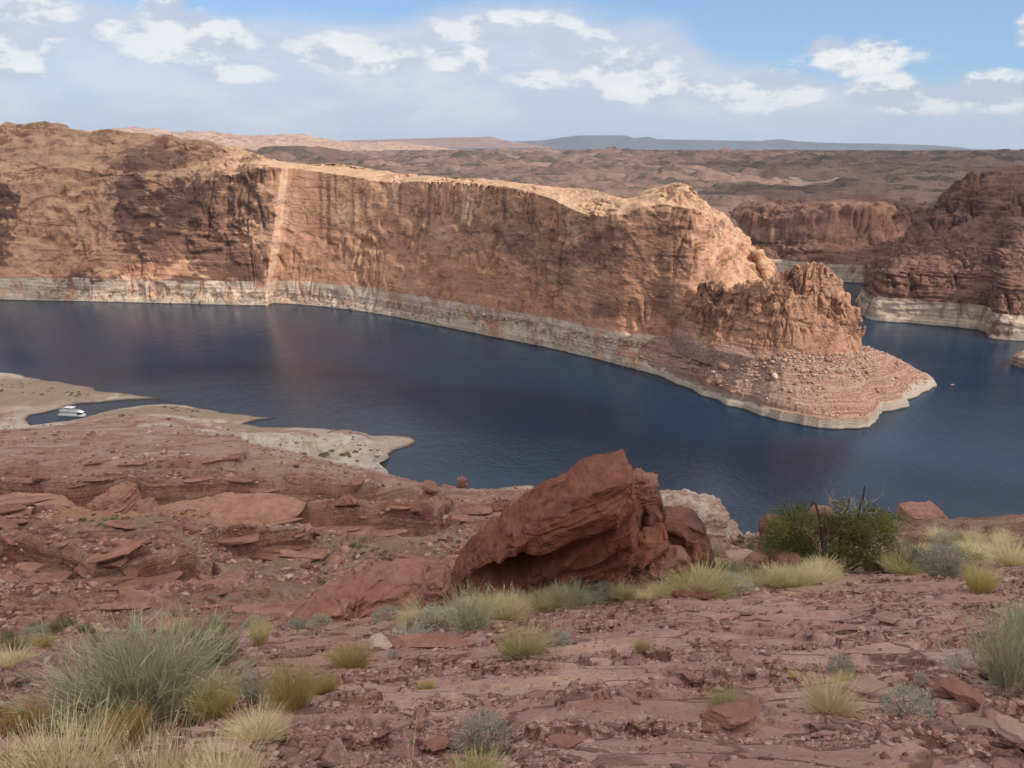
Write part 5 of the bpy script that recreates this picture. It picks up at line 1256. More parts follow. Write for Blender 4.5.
def plant(kind, px, py, wpx, hpx, label, var=0, group=None, p=None, rot=0.0):
    if p is None: p = hit(px, py)
    d = proj(*p)[2]; w = wpx * d / F; h = hpx * d / F
    nm, cat = NAMES[kind]
    root = obj(nm, None, loc=(p[0], p[1], p[2] - .03 * h), rot=(0, 0, rot), label=label, cat=cat, group=group)
    # unit proto: bushes are about 2.1 wide and 1.0 high, tussocks 1.3 wide and 0.95 high
    bw, bh = {'bigsage': (1.85, .98), 'sagebush': (1.8, 1.0), 'olive': (1.75, 1.0), 'grey': (1.7, .95), 'dome': (2.0, .98), 'tall': (1.3, 1.0), 'stalks': (.7, .95)}.get(kind, (1.25, .93))
    root.scale = (w / bw, (w / bw) * .95, h / bh)
    for n_, me, mt in proto(kind, var): obj(n_, me, mt, parent=root)
    return root
_PL = [
    ('bigsage', 138, 712, 196, 104, 'largest grey green bush, sprawling across the lower left', 0, 0),
    ('olive', 214, 664, 76, 50, 'dark olive shrub tucked behind the largest grey green bush', 0, 1),
    ('yellow', 292, 708, 52, 66, 'tall bright yellow green tussock right of the largest bush', 0, 0),
    ('grey', 252, 702, 56, 46, 'silvery dead shrub between two yellow tussocks', 0, 0),
    ('yellow', 214, 714, 48, 46, 'round yellow tussock touching the right foot of the largest bush', 1, 0),
    ('yellow', 325, 693, 30, 24, 'small yellow tussock at the right foot of the tallest yellow one', 2, 0),
    ('straw', 256, 740, 56, 36, 'loose straw coloured tussock below the silvery dead shrub', 1, 0),
    ('ochre', 128, 742, 44, 48, 'rusty ochre tussock in front of the largest bush', 0, 0),
    ('straw', 260, 643, 20, 42, 'narrow upright straw tussock right of the dark olive shrub', 0, 1),
    ('yellow', 352, 667, 42, 30, 'compact yellow tussock beside the rounded pale stone', 1, 2),
    ('ygreen', 522, 655, 52, 32, 'yellow green tussock alone on the central slickrock', 0, 0),
    ('dome', 558, 645, 36, 14, 'low grey scrub at the side of the central yellow green tussock', 1, 0),
    ('stalks', 553, 645, 14, 42, 'single pale dry stalk standing beside the central tussock', 0, 0),
    ('olive', 378, 612, 32, 16, 'small dark shrub growing at the foot of the striped slab', 1, 0),
    ('dome', 388, 620, 36, 14, 'pale grey scrub in front of the striped slab', 0, 0),
    ('straw', 426, 618, 44, 26, 'straw tussock between striped slab and the sage bush by the boulder', 2, 0),
    ('dome', 436, 628, 48, 24, 'grey sage mound left of the bush at the boulder foot', 2, 1),
    ('sagebush', 470, 627, 72, 46, 'pale green bush growing at the left foot of the huge boulder', 1, 0),
    ('straw', 505, 618, 44, 30, 'straw tussock right of the pale green bush at the boulder', 0, 2),
    ('olive', 545, 606, 40, 20, 'dark shrub under the middle of the huge boulder', 0, 3),
    ('yellow', 558, 596, 18, 22, 'thin yellow tuft against the dark base of the huge boulder', 0, 1),
    ('grey', 408, 640, 56, 18, 'tangle of grey twigs on bare rock left of centre', 1, 0),
    ('olive', 592, 586, 26, 15, 'dark bush below the wedged slab', 2, 0),
    ('sagebush', 575, 605, 60, 22, 'low grey green bush in the grass strip right of the boulder foot', 2, 0),
    ('olive', 684, 566, 30, 20, 'dark bush just below the squat red block', 0, 1),
    ('olive', 712, 560, 24, 16, 'dark bush right of the squat red block', 1, 2),
    ('olive', 727, 577, 36, 22, 'dark rounded bush in front of the red rocks left of the juniper', 2, 1),
    ('olive', 757, 585, 38, 24, 'rounded dark grey bush directly before the small angular rock', 3, 1),
    ('ygreen', 700, 592, 66, 26, 'broad greenish yellow tussock in the grassy hollow', 1, 0),
    ('straw', 665, 592, 52, 30, 'tawny tussock left of the broad greenish yellow one', 3, 0),
    ('dome', 736, 590, 42, 16, 'grey scrub between greenish tussock and rounded dark bush', 2, 0),
    ('ygreen', 792, 586, 44, 18, 'grass tuft growing before the juniper stems', 2, 0),
    ('straw', 818, 584, 30, 13, 'short straw tuft at the right foot of the juniper', 1, 3),
    ('olive', 905, 568, 66, 34, 'dark green brush right behind the grey thicket near the juniper', 1, 0),
    ('ygreen', 905, 572, 46, 18, 'yellow green tuft between the juniper and the grey thicket', 3, 0),
    ('grey', 944, 574, 66, 34, 'dense grey thicket of twigs on the rim right of the juniper', 2, 0),
    ('dome', 946, 572, 56, 30, 'pale grey leafy shrub growing through the grey thicket', 3, 0),
    ('yellow', 979, 590, 32, 34, 'yellow tussock on the slickrock below the grey thicket', 2, 1),
    ('straw', 1012, 566, 44, 30, 'straw coloured clump at the right edge of the rim', 2, 1),
    ('straw', 975, 560, 40, 16, 'low straw clump behind the yellow tussock on the rim', 1, 2),
    ('sagebush', 1008, 684, 112, 94, 'large grey green bush at the right edge', 0, 1),
    ('sagebush', 1022, 640, 70, 50, 'grey green bush behind the large one at the right edge', 2, 2),
    ('grey', 958, 668, 60, 16, 'low silvery twigs left of the large right hand bush', 0, 2),
    ('dome', 840, 674, 30, 24, 'small grey green shrub above the straw clump on the right slickrock', 1, 1),
    ('straw', 830, 713, 56, 42, 'straw clump left of the low grey dome shrub', 3, 1),
    ('yellow', 848, 690, 26, 20, 'small faded yellow tuft between two small shrubs', 3, 3),
    ('dome', 908, 713, 56, 30, 'low grey dome shrub on gravel between straw clump and right bush', 0, 1),
    ('ygreen', 725, 715, 40, 36, 'yellow green tussock behind the dark red wedge of stone', 2, 2),
    ('dome', 485, 752, 66, 42, 'dome shaped grey sage near the bottom centre', 2, 2),
    ('ygreen', 478, 785, 62, 30, 'green tuft cut by the bottom edge under the grey sage', 1, 1),
    ('stalks', 345, 775, 34, 34, 'sparse pale tuft by the bottom edge left of centre', 1, 1),
    ('stalks', 412, 778, 34, 62, 'thin tall dry stalks rising from the bottom edge', 2, 2),
    ('tall', 58, 790, 120, 74, 'tall straw grass across the bottom left corner', 2, 0),
    ('tall', 150, 812, 110, 84, 'tall pale grass at the bottom beneath the ochre tussock', 0, 1),
    ('tall', 218, 800, 84, 66, 'straw grass with seed heads at the bottom, right of the pale grass', 2, 2),
    ('tall', 5, 800, 80, 70, 'ochre tinted tall grass in the very corner at bottom left', 1, 3),
    ('ochre', 22, 730, 52, 26, 'brown dry shrub tuft below the white banded slab', 1, 1),
    ('olive', 12, 652, 36, 20, 'dark low shrub at the left edge above the banded slab', 3, 2),
    ('straw', 10, 668, 44, 20, 'straw tuft at the left edge just above the banded slab', 2, 3),
    ('olive', 52, 634, 30, 16, 'small olive shrub at the foot of the broken slope on the left', 1, 1),
    ('yellow', 42, 648, 28, 14, 'yellowish tuft left of the top of the largest bush', 1, 3),
]
for k, (kind, px, py, w_, h_, lb, var, rr_) in enumerate(_PL):
    plant(kind, px, py, w_, h_, lb, var=var % 3, rot=rr_ * 1.7 + k)

R0 = random.Random(5)
# grass strip along the edge of the slickrock bench
def strip(n, box, kinds, group, label, hpx, occ=None):
    made = 0; tries = 0
    while made < n and tries < n * 12:
        tries += 1
        px = R0.uniform(box[0], box[1]); t = (px - box[0]) / (box[1] - box[0])
        ya = np.interp(t, np.linspace(0, 1, len(box[2])), box[2]); yb = np.interp(t, np.linspace(0, 1, len(box[3])), box[3])
        py = R0.uniform(ya, yb); p = hit(px, py)
        if p[1] > 60: continue
        k = R0.choice(kinds); h = hpx * R0.uniform(.6, 1.3)
        plant(k, px, py, h * R0.uniform(1.2, 2.0), h, label, var=R0.randrange(3), group=group, p=p, rot=R0.uniform(0, 6)); made += 1
strip(150, (405, 830, [612, 606, 588, 572, 572], [632, 614, 602, 592, 584]), ['straw', 'straw', 'straw', 'straw', 'dome', 'straw', 'straw', 'ygreen'], 'small clumps in the grassy strip below the boulder', 'small dry clump in the grassy strip between boulder and bare slickrock', 16)
strip(30, (0, 330, [626, 628, 618], [650, 640, 636]), ['straw', 'dome', 'olive', 'straw', 'dome'], 'small clumps along the left foot of the bench', 'small low clump in the sandy hollow behind the largest bush', 11)
strip(26, (850, 1030, [548, 540, 536], [566, 560, 566]), ['straw', 'ygreen', 'dome', 'straw'], 'small clumps on the rim', 'small dry clump on the rim right of the juniper', 12)
strip(18, (350, 1000, [650, 640, 650], [755, 760, 755]), ['stalks', 'yellow', 'dome', 'stalks'], 'tiny tufts on the slickrock', 'tiny dry tuft rooted in a crack of the open slickrock', 9)


# far shrubs on the broken slope: small individual bushes
def far_shrub(seed):
    r = np.random.default_rng(seed); M = 130; d = fan(r, M, .95); rt = d * r.uniform(.5, 1, (M, 1)) * [.9, .9, .8]
    dd = d + r.normal(size=(M, 3)) * .5; dd /= np.linalg.norm(dd, axis=1, keepdims=True)
    V, Q, _ = ribbons(rt - [0, 0, .1], dd, r.uniform(.2, .42, M), r.uniform(.12, .25, M), 1, dd * 0, r, 0, .5)
    return mesh_np('far_shrub', V, Q=Q, smooth=False, attrs={'v': np.repeat(r.random(M), 4)})
FS = [far_shrub(100 + k) for k in range(4)]
m_scrub = plant_mat('slope_scrub', (.10, .105, .055), (.22, .21, .12))
m_scrub2 = plant_mat('slope_scrub_dry', (.26, .22, .12), (.38, .32, .19))


def far_shrubs(n, pts, size, label, group, jitter=1.0):
    made = 0; tries = 0
    while made < n and tries < n * 10:
        tries += 1
        px, py, rx, ry = R0.choice(pts); qx = px + R0.gauss(0, rx * .5); qy = py + R0.gauss(0, ry * .5)
        p = hit(qx, qy)
        if p[2] < 1.5 or p[1] < 26 or p[1] > 540: continue
        d = proj(*p)[2]; s = size * R0.uniform(.5, 1.4) * d / F / 2
        me = FS[R0.randrange(4)]; me2 = me
        o = obj('shrub', me, None, loc=p, rot=(0, 0, R0.uniform(0, 6)), label=label, cat='shrub', group=group); o.scale = (s, s, s * .8)
        if not me.materials: me.materials.append(m_scrub)
        o.material_slots[0].link = 'OBJECT'; o.material_slots[0].material = m_scrub if R0.random() < .6 else m_scrub2
        made += 1
far_shrubs(95, [(190, 409, 46, 4), (30, 384, 46, 10), (150, 477, 130, 3), (180, 470, 60, 3), (90, 395, 40, 4)], 3.2, 'tiny shrub on the flats around the cove', 'scrub dotted around the cove', 1)
far_shrubs(110, [(360, 550, 30, 16), (420, 590, 36, 16), (330, 590, 30, 14), (385, 560, 24, 12), (110, 522, 24, 5), (460, 545, 30, 14), (340, 455, 50, 6)], 6, 'small shrub on the broken slope left of the leaning boulder', 'scrub dotted over the broken slope', 1)
far_shrubs(60, [(735, 556, 22, 12), (720, 566, 16, 8), (750, 545, 14, 5)], 7, 'small shrub on the sandy flat between squat red block and juniper', 'scrub on the sandy flat', 1)


# ---------------------------------------------------------------- juniper
def build_juniper():
    r = np.random.default_rng(12); o = W(838, 578, YJ); o[2] = GZ(o[0], o[1])[0] - .05
    D = proj(*o)[2]; s = 1.06 * D / F         # metres per pixel at the tree
    root = obj('juniper_tree', None, loc=o, label='bushy green juniper with bare dark snags standing at the edge of the slickrock', cat='tree')
    L = lambda px, py, dy=0.0: np.array([(px - 838) * s, dy, (578 - py) * s * 1.05])
    limbs = [([L(838, 580), L(836, 565, .1), L(840, 548, .1), L(834, 530), L(838, 512), L(840, 500)], .10, .02), ([L(835, 578), L(822, 560, -.2), L(818, 545, -.2), L(822, 528, -.1), L(815, 512)], .07, .015),
             ([L(840, 575), L(852, 560, -.2), L(856, 545, -.3), L(870, 535, -.2), L(880, 528)], .07, .015), ([L(832, 576), L(812, 566, .2), L(800, 552, .3), L(790, 540, .2), L(784, 528, .2)], .06, .015),
             ([L(842, 577), L(866, 568, .2), L(876, 556, .2), L(884, 545)], .05, .012), ([L(836, 577), L(828, 562, .5), L(846, 540, .6), L(860, 520, .5)], .05, .012)]
    def wig(P, n, amp):
        P = catmull(np.array(P), n); t = np.linspace(0, 1, n)
        P = P + amp * np.stack([fbm(t * 4 + r.uniform(0, 99), 1, 0, 3), fbm(t * 4 + r.uniform(0, 99), 2, 0, 3), .4 * fbm(t * 4, 3, 0, 3)], 1) * np.minimum(1, t * 5)[:, None]; return P
    parts = []; ends = []
    for P, a, b in limbs:
        Q = wig(P, 22, .22); parts.append(tube(Q, np.linspace(a, b, 22) * (1 + .2 * r.normal(size=22) * .4), 8)); ends.append(Q)
    V, Q = merge(parts); obj('trunk', mesh_np('trunk', V, Q=Q), m_bark, parent=root)
    # dead snags: the arched one on the left, the upright pole, fine grey twigs
    dead = []
    snag = wig([L(822, 560), L(818, 540), L(813, 522), L(810, 512), L(806, 506), L(797, 507), L(793, 508)], 26, .06); dead.append(tube(snag, np.interp(np.linspace(0, 1, 26), [0, .7, 1], [.055, .038, .012]), 7))
    dead.append(tube(wig([L(848, 545), L(849, 525), L(850, 508), L(851, 492)], 16, .03), np.linspace(.065, .03, 16), 7))
    dead.append(tube(wig([L(806, 507), L(803, 513), L(800, 517)], 8, .02), np.linspace(.02, .006, 8), 5))
    for k in range(46):
        b = ends[r.integers(0, 6)]; p0 = b[r.integers(8, 21)]
        if k < 22: p0 = L(r.uniform(822, 860), r.uniform(505, 525), r.uniform(-.3, .3))
        d = np.array([r.normal() * .7, r.normal() * .6, abs(r.normal()) * .9 + .2]); d /= np.linalg.norm(d); l = r.uniform(.25, .65)
        P = np.array([p0, p0 + d * l * .5 + r.normal(size=3) * .05, p0 + d * l + r.normal(size=3) * .08]); dead.append(tube(wig(P, 8, .05), np.linspace(.014, .004, 8), 4))
        for q in range(3):
            e = P[1] + (P[2] - P[1]) * r.random(); d2 = d + r.normal(size=3) * .7; d2 /= np.linalg.norm(d2); dead.append(tube(np.array([e, e + d2 * l * .25, e + d2 * l * .45 + r.normal(size=3) * .02]), [.007, .005, .003], 3))
    for k in range(26):   # bare dark tangle low on the right
        p0 = L(r.uniform(866, 892), r.uniform(560, 578), r.uniform(-.2, .4)); d = np.array([r.normal() * .6, r.normal() * .4, 1.0]); d /= np.linalg.norm(d)
        dead.append(tube(wig([p0, p0 + d * .4, p0 + d * r.uniform(.6, .95) + r.normal(size=3) * .08], 8, .08), np.linspace(.018, .005, 8), 4))
    V, Q = merge(dead[:3]); obj('snag', mesh_np('snag', V, Q=Q), m_darkwood, parent=root); dead = dead[3:]
    V, Q = merge(dead); obj('dead_branches', mesh_np('dead_branches', V, Q=Q), m_dead, parent=root)
    # foliage: clumps of short scaly sprays
    cl = [(790, 530, 17, 14), (779, 545, 14, 18), (800, 545, 16, 15), (788, 560, 14, 12), (806, 562, 14, 12), (794, 522, 14, 9), (775, 533, 9, 11),
          (838, 522, 17, 10), (828, 532, 15, 11), (850, 528, 15, 11), (862, 530, 17, 12), (878, 530, 13, 11), (870, 543, 15, 12), (852, 545, 15, 12), (834, 548, 14, 12), (820, 550, 12, 12), (845, 560, 16, 11), (860, 556, 13, 10), (826, 565, 13, 9), (884, 540, 8, 9), (838, 513, 9, 6), (812, 570, 10, 7), (868, 520, 9, 5)]
    Vs, Qs, vs = [], [], []; off = 0
    for (cx, cy, rx, ry) in cl:
        for rep in range(3):
            c = L(cx + r.normal() * 2, cy + r.normal() * 2, r.uniform(-.55, .7) * (1 if rep else .3))
            n = int(560 * (rx * ry) / 170); nb = 9
            tips = c + fan(r, nb, 1.6) * np.array([rx * s, .32, ry * s]) * r.uniform(.5, .95, (nb, 1))
            k = r.integers(0, nb, n); rt = tips[k] + r.normal(size=(n, 3)) * np.array([rx * s * .24, .10, ry * s * .22])
            d = (rt - c) * .8 + r.normal(size=(n, 3)) * .16 + [0, 0, .18]; d /= np.linalg.norm(d, axis=1, keepdims=True)
            V, Q, _ = ribbons(rt, d, r.uniform(.04, .10, n), r.uniform(.014, .03, n), 2, d * 0, r, .05, .5)
            Vs.append(V); Qs.append(Q + off); off += len(V); tone = np.clip(.42 + .25 * r.normal() + .22 * r.normal(size=n), 0, 1); vs.append(np.repeat(tone, 6))
    obj('foliage', mesh_np('foliage', np.concatenate(Vs), Q=np.concatenate(Qs), smooth=False, attrs={'v': np.concatenate(vs)}), m_jleaf, parent=root)
build_juniper()

# short bleached log in the grass
lp = hit(652, 578); dd_ = proj(*lp)[2] / F
Pq = np.array([lp + [-14 * dd_, 0, .06], lp + [-2 * dd_, .05, .10], lp + [14 * dd_, .1, .12], lp + [20 * dd_, .1, .2]]) - lp
V, Q = tube(catmull(Pq, 20), np.interp(np.linspace(0, 1, 20), [0, .1, .8, 1], [.02, .07, .06, .03]), 9)
obj('log', mesh_np('log', V, Q=Q), m_dead, loc=lp, label='short bleached log lying in the grass below the squat red block', cat='log')
lp = hit(166, 722); dd_ = proj(*lp)[2] / F
parts = [tube(catmull(np.array([[-12 * dd_, 0, .02], [0, .02, .04], [14 * dd_, .06, .09]]), 10), np.linspace(.012, .02, 10), 6), tube(np.array([[-4 * dd_, 0, .03], [2 * dd_, .05, .05], [5 * dd_, .12, .03]]), [.012, .009, .004], 5), tube(np.array([[0, 0, .03], [-6 * dd_, -.05, .05], [-11 * dd_, -.06, .03]]), [.012, .009, .004], 5)]
V, Q = merge(parts); obj('dead_stick', mesh_np('dead_stick', V, Q=Q), m_darkwood, loc=lp, label='broken dead stick on red gravel right of the largest bush', cat='stick')


# ---------------------------------------------------------------- loose stones
def scatter(name, xyz, scale, rot, protos, mat, kind='stuff'):
    """many small stones as one mesh"""
    Vs, Ts = [], []; off = 0; N = len(xyz); pick = rng.integers(0, len(protos), N)
    for k, (V, T_) in enumerate(protos):
        i = np.where(pick == k)[0]
        if not len(i): continue
        P = V[None] * scale[i][:, None]; ca, sa = np.cos(rot[i, 0])[:, None], np.sin(rot[i, 0])[:, None]; cb, sb = np.cos(rot[i, 1])[:, None], np.sin(rot[i, 1])[:, None]
        x, y, z = P[..., 0], P[..., 1], P[..., 2]
        x, z = x * cb + z * sb, -x * sb + z * cb
        x, y = x * ca - y * sa, x * sa + y * ca
        P = np.stack([x, y, z], -1) + xyz[i][:, None]
        Vs.append(P.reshape(-1, 3)); Ts.append((T_[None] + (np.arange(len(i)) * len(V))[:, None, None]).reshape(-1, 3) + off); off += len(i) * len(V)
    return obj(name, mesh_np(name, np.concatenate(Vs), T=np.concatenate(Ts), smooth=False), mat, kind=kind)


def chip_gravel_mat():
    m, T, b = new_mat('gravel_mix'); g = T.new('ShaderNodeNewGeometry')
    rp = g.outputs['Random Per Island']
    c = T.ramp(rp, [(0, (.13, .055, .04)), (.25, (.24, .115, .085)), (.5, (.34, .18, .14)), (.85, (.42, .26, .205)), (.985, (.47, .33, .27)), (1, (.54, .44, .37))])
    n = T.noise(g.outputs['Position'], 30, 4, .7); c = T.mix(T.m('MULTIPLY', T.ss(n, .45, .7), .4), c, (.13, .06, .045))
    T.put(b.inputs['Base Color'], c); return m
m_gravel = chip_gravel_mat()
CHIPS = [facet_rock(300 + k, 1, r_, t_, 8, 1) for k, (r_, t_) in enumerate([(.7, .13), (.5, .16), (.9, .10), (.6, .2), (.8, .09), (.45, .22)])]


def chips():
    N = 150000
    a = rng.uniform(-.95, .95, N); yp = np.exp(rng.uniform(np.log(2.0), np.log(27), N)); x = a * (yp + 2); y = yp
    m = sstep(fbm(x / 3.6, y / 1.5, 71, 4) + .35 * fbm(x / .9, y / .8, 75, 3), -.06, .14)
    keep = rng.random(N) < m * .85 + .05; x, y = x[keep], y[keep]; n = len(x)
    z = GZ(x, y); d = np.hypot(x, y) + 1
    s = (.0055 + .0021 * d) * np.exp(rng.normal(size=n) * .55); s = np.minimum(s, .14)
    xyz = np.stack([x, y, z + s * .08], 1)
    eps = .12; gx = (GZ(x + eps, y) - GZ(x - eps, y)) / (2 * eps)
    rot = np.stack([rng.uniform(0, 6.28, n), rng.normal(size=n) * .14], 1)
    order = np.argsort(-(s / d)); big = order[:300]; rest = order[300:]
    scatter('gravel', xyz[rest], s[rest][:, None] * np.ones((1, 3)), rot[rest], CHIPS, m_gravel)
    pm = [mesh_np('stone_chip', V, T=T_, smooth=False) for V, T_ in [facet_rock(330 + k, 1, r_, t_, 9, 2) for k, (r_, t_) in enumerate([(.7, .20), (.5, .24), (.9, .18), (.6, .28), (.8, .14), (.55, .3)])]]
    for k, i in enumerate(big):
        o = obj('stone_chip', pm[k % 6], None, loc=xyz[i], rot=(float(rng.normal() * .1), float(rng.normal() * .1), float(rng.uniform(0, 6))), label='flat reddish stone chip lying loose on the bare slickrock', cat='stone', group='loose stone chips on the slickrock')
        if not pm[k % 6].materials: pm[k % 6].materials.append(m_chip)
        o.scale = (s[i] * 1.15,) * 3
chips()


def plates():
    pm = []
    for k in range(8):
        r = np.random.default_rng(500 + k); n = r.integers(6, 10); th = np.sort(r.uniform(0, 2 * np.pi, n)); R = r.uniform(.6, 1.0, n); el = r.uniform(.45, .8)
        x, y = R * np.cos(th), R * np.sin(th) * el; t = .07 + .05 * r.random(); rings = []
        for sc, z in [(1.0, -.10), (1.03, 0), (.98, t * .6), (.90, t), (.5, t * 1.15), (0, t * 1.2)]:
            j = 1 + .03 * r.normal(size=n); rings.append(np.stack([x * sc * j, y * sc * j, np.full(n, z) + .012 * r.normal(size=n)], 1))
        V = np.concatenate(rings); pm.append(mesh_np('rock_plate', V, Q=grid_faces(6, n, True), smooth=False)); pm[-1].materials.append(m_plate)
    made = 0
    while made < 260:
        a = rng.uniform(-.8, .8); y = math.exp(rng.uniform(math.log(3.5), math.log(22))); x = a * (y + 2)
        if fbm(x / 3.6, y / 1.5, 71, 3) < -.15 + .1 * rng.random(): continue
        e = .25; z = GZ(x, y)[0]; gx = (GZ(x + e, y)[0] - GZ(x - e, y)[0]) / (2 * e); gy = (GZ(x, y + e)[0] - GZ(x, y - e)[0]) / (2 * e)
        s_ = (.05 + .013 * y) * math.exp(rng.normal() * .45)
        nrm = Vector((-gx, -gy, 1)).normalized(); q = nrm.to_track_quat('Z', 'Y'); e_ = q.to_euler(); qq = q @ Vector((0, 0, 0)).to_track_quat('Z', 'Y') if False else q
        from mathutils import Quaternion
        rot = (q @ Quaternion((0, 0, 1), rng.uniform(0, 6.28))).to_euler()
        o = obj('rock_plate', pm[made % 8], None, loc=(x, y, z + .01), rot=rot, label='thin flat plate of red bedrock flaked loose on the slickrock', cat='rock plate', group='thin flaked plates on the slickrock')
        o.scale = (s_, s_, s_); made += 1
m_plate = rock_mat('flaked_plate', (.27, .145, .115), (.40, .25, .205), (.14, .06, .045), .5)
plates()


def ledge_slabs():
    # long caps of rock standing proud of each ledge on the slope
    pm = []
    for k in range(6):
        V, T_ = facet_rock(540 + k, 1, .5, .16, 12, 4, .05); pm.append(mesh_np('ledge_slab', V, T=T_, smooth=True)); pm[-1].materials.append(m_ledge)
        try: pm[-1].set_sharp_from_angle(angle=math.radians(25))
        except Exception: pass
    n = 0
    def put(x, y, ang, s_, lift, near):
        nonlocal n
        z = GZ(x, y)[0]
        o = obj('rock_ledge', pm[n % 6], None, loc=(x, y, z + lift), rot=(rng.normal() * .06 - .03, rng.normal() * .05, ang + rng.normal() * .15),
                label='long cap slab jutting from a ledge of the red slope' if near else 'long low slab of bedrock lying across the red slope', cat='rock ledge', group='cap slabs along the ledges' if near else 'bedrock slabs across the slope')
        o.scale = (s_, s_ * rng.uniform(.5, .9), s_ * rng.uniform(.55, 1.1)); n += 1
    for P, h in LEDGES:
        Q = np.array([W(*p)[:2] for p in P])
        for (a, b) in zip(Q[:-1], Q[1:]):
            L_ = np.linalg.norm(b - a); m_ = max(1, int(L_ / 7)); ang = math.atan2(b[1] - a[1], b[0] - a[0])
            for k in range(m_):
                if rng.random() < .3: continue
                t = (k + rng.random()) / m_; c = a + (b - a) * t; put(c[0] + rng.normal() * 1.0, c[1] + rng.uniform(-.5, 2.5), ang, rng.uniform(2.5, 6.5), .1, True)
    for k in range(110):
        a = rng.uniform(-.75, .05); y = math.exp(rng.uniform(math.log(34), math.log(190))); x = a * y
        put(x, y, rng.normal() * .25, (.35 + .028 * y) * math.exp(rng.normal() * .4), .02 * y * .3, False)
m_ledge = rock_mat('ledge_rock', (.18, .080, .058), (.37, .205, .155), (.075, .030, .023), 1.1)
ledge_slabs()


def rubble():
    N = 56000
    a = rng.uniform(-.85, .45, N); y = np.exp(rng.uniform(np.log(27), np.log(430), N)); x = a * y
    m = sstep(fbm(x / 22, y / 22, 91, 4), -.15, .2); m = m * (1 - .35 * sstep(y, 150, 200))
    keep = (rng.random(N) < m) & (GZ(x, y) > 1.6); x, y = x[keep], y[keep]; n = len(x); d = np.hypot(x, y)
    s = .0034 * np.minimum(d, 170) * np.exp(rng.normal(size=n) * .5) + .05
    sh = np.stack([np.ones(n), np.ones(n), rng.uniform(.8, 1.6, n)], 1) * s[:, None]
    xyz = np.stack([x, y, GZ(x, y) + s * .05], 1); rot = np.stack([rng.uniform(0, 6.28, n), rng.normal(size=n) * .35], 1)
    order = np.argsort(-(s / d)); big = order[:230]; rest = order[230:]
    P2 = [facet_rock(360 + k, 1, r_, t_, 8, 1) for k, (r_, t_) in enumerate([(.7, .4), (.6, .3), (.9, .5), (.5, .4), (.8, .25)])]
    scatter('rubble', xyz[rest], sh[rest], rot[rest], P2, m_gravel)
    pm = [mesh_np('slope_rock', V, T=T_, smooth=False) for V, T_ in [facet_rock(380 + k, 1, r_, t_, 10, 3) for k, (r_, t_) in enumerate([(.7, .4), (.6, .3), (.9, .5), (.5, .4), (.8, .25)])]]
    for k, i in enumerate(big):
        if not pm[k % 5].materials: pm[k % 5].materials.append(m_redrock)
        s_ = float(s[i]); q = xyz[i]
        near_b = q[1] < 60
        o = obj('fallen_rock', pm[k % 5], None, loc=q, rot=(float(rng.normal() * .3), float(rng.normal() * .3), float(rng.uniform(0, 6))),
                label='angular red rock fallen on the broken slope above the cove' if not near_b else 'angular red rock on the steep drop just beyond the bench', cat='rock', group='fallen rocks on the broken slope' if not near_b else 'fallen rocks beyond the bench')
        o.scale = (s_, s_, s_)
rubble()


def shore_stones():
    # loose blocks on the headland's terraces
    N = 22000; x = rng.uniform(90, 285, N); y = rng.uniform(405, 590, N)
    sd = poly_sd(x, y, np.array(shoreC)); keep = (sd > 3) & (sd < 60) & (rng.random(N) < sstep(fbm(x / 14, y / 14, 8, 3), -.2, .2)); x, y, sd = x[keep], y[keep], sd[keep]
    z = APZ(x, y); n = len(x); s = .45 * np.exp(rng.normal(size=n) * .55); xyz = np.stack([x, y, z + .1 * s], 1)
    P2 = [facet_rock(420 + k, 1, r_, t_, 8, 1) for k, (r_, t_) in enumerate([(.7, .6), (.8, .5), (.9, .7)])]
    m, T, b = new_mat('pale_shore_stones'); g = T.new('ShaderNodeNewGeometry')
    T.put(b.inputs['Base Color'], T.ramp(g.outputs['Random Per Island'], [(0, (.22, .12, .085)), (.45, (.29, .175, .13)), (.85, (.36, .26, .205)), (1, (.48, .41, .34))]))
    scatter('shore_rubble', xyz, s[:, None] * np.ones((1, 3)), np.stack([rng.uniform(0, 6, n), rng.normal(size=n) * .3], 1), P2, m)
shore_stones()


def wall_foot_stones():
    # a litter of fallen blocks along the foot of the big wall
    D = C1D; nr, ns = D.shape[:2]; N = 9000
    i = rng.integers(2, 16, N); j = rng.integers(int(ns * .36), int(ns * .84), N); k = fbm(j / 30.0, i / 9.0, 3, 3) > -.12; i, j = i[k], j[k]
    xyz = D[i, j] + rng.normal(size=(len(i), 3)) * [1.0, .8, .2]; n = len(i); s = .4 * np.exp(rng.normal(size=n) * .5)
    P2 = [facet_rock(440 + k, 1, r_, t_, 8, 1) for k, (r_, t_) in enumerate([(.7, .6), (.8, .7), (.9, .7)])]
    scatter('fallen_rubble', xyz, s[:, None] * np.ones((1, 3)), np.stack([rng.uniform(0, 6, n), rng.normal(size=n) * .3], 1), P2, bpy.data.materials['pale_shore_stones'])
wall_foot_stones()


def butte_foot_stones():
    N = 2600; P = np.array([WZ(*b) for b in base_f] + [[*(WZ(*base_f[-1])[:2] + [9, 30]), 22]]); k = rng.uniform(0, len(P) - 1.001, N); i = k.astype(int); f = (k - i)[:, None]
    q = P[i] * (1 - f) + P[i + 1] * f; q = q + np.stack([rng.uniform(-7, 12, N) * .6, -np.abs(rng.normal(size=N)) * 9 + 3, np.zeros(N)], 1)
    q[:, 2] = APZ(q[:, 0], q[:, 1]) + .1; s = .35 * np.exp(rng.normal(size=N) * .75)
    P2 = [facet_rock(470 + k, 1, r_, t_, 8, 1) for k, (r_, t_) in enumerate([(.7, .6), (.8, .7), (.9, .7)])]
    scatter('talus_blocks', q, s[:, None] * np.ones((1, 3)), np.stack([rng.uniform(0, 6, N), rng.normal(size=N) * .4], 1), P2, bpy.data.materials['pale_shore_stones'])
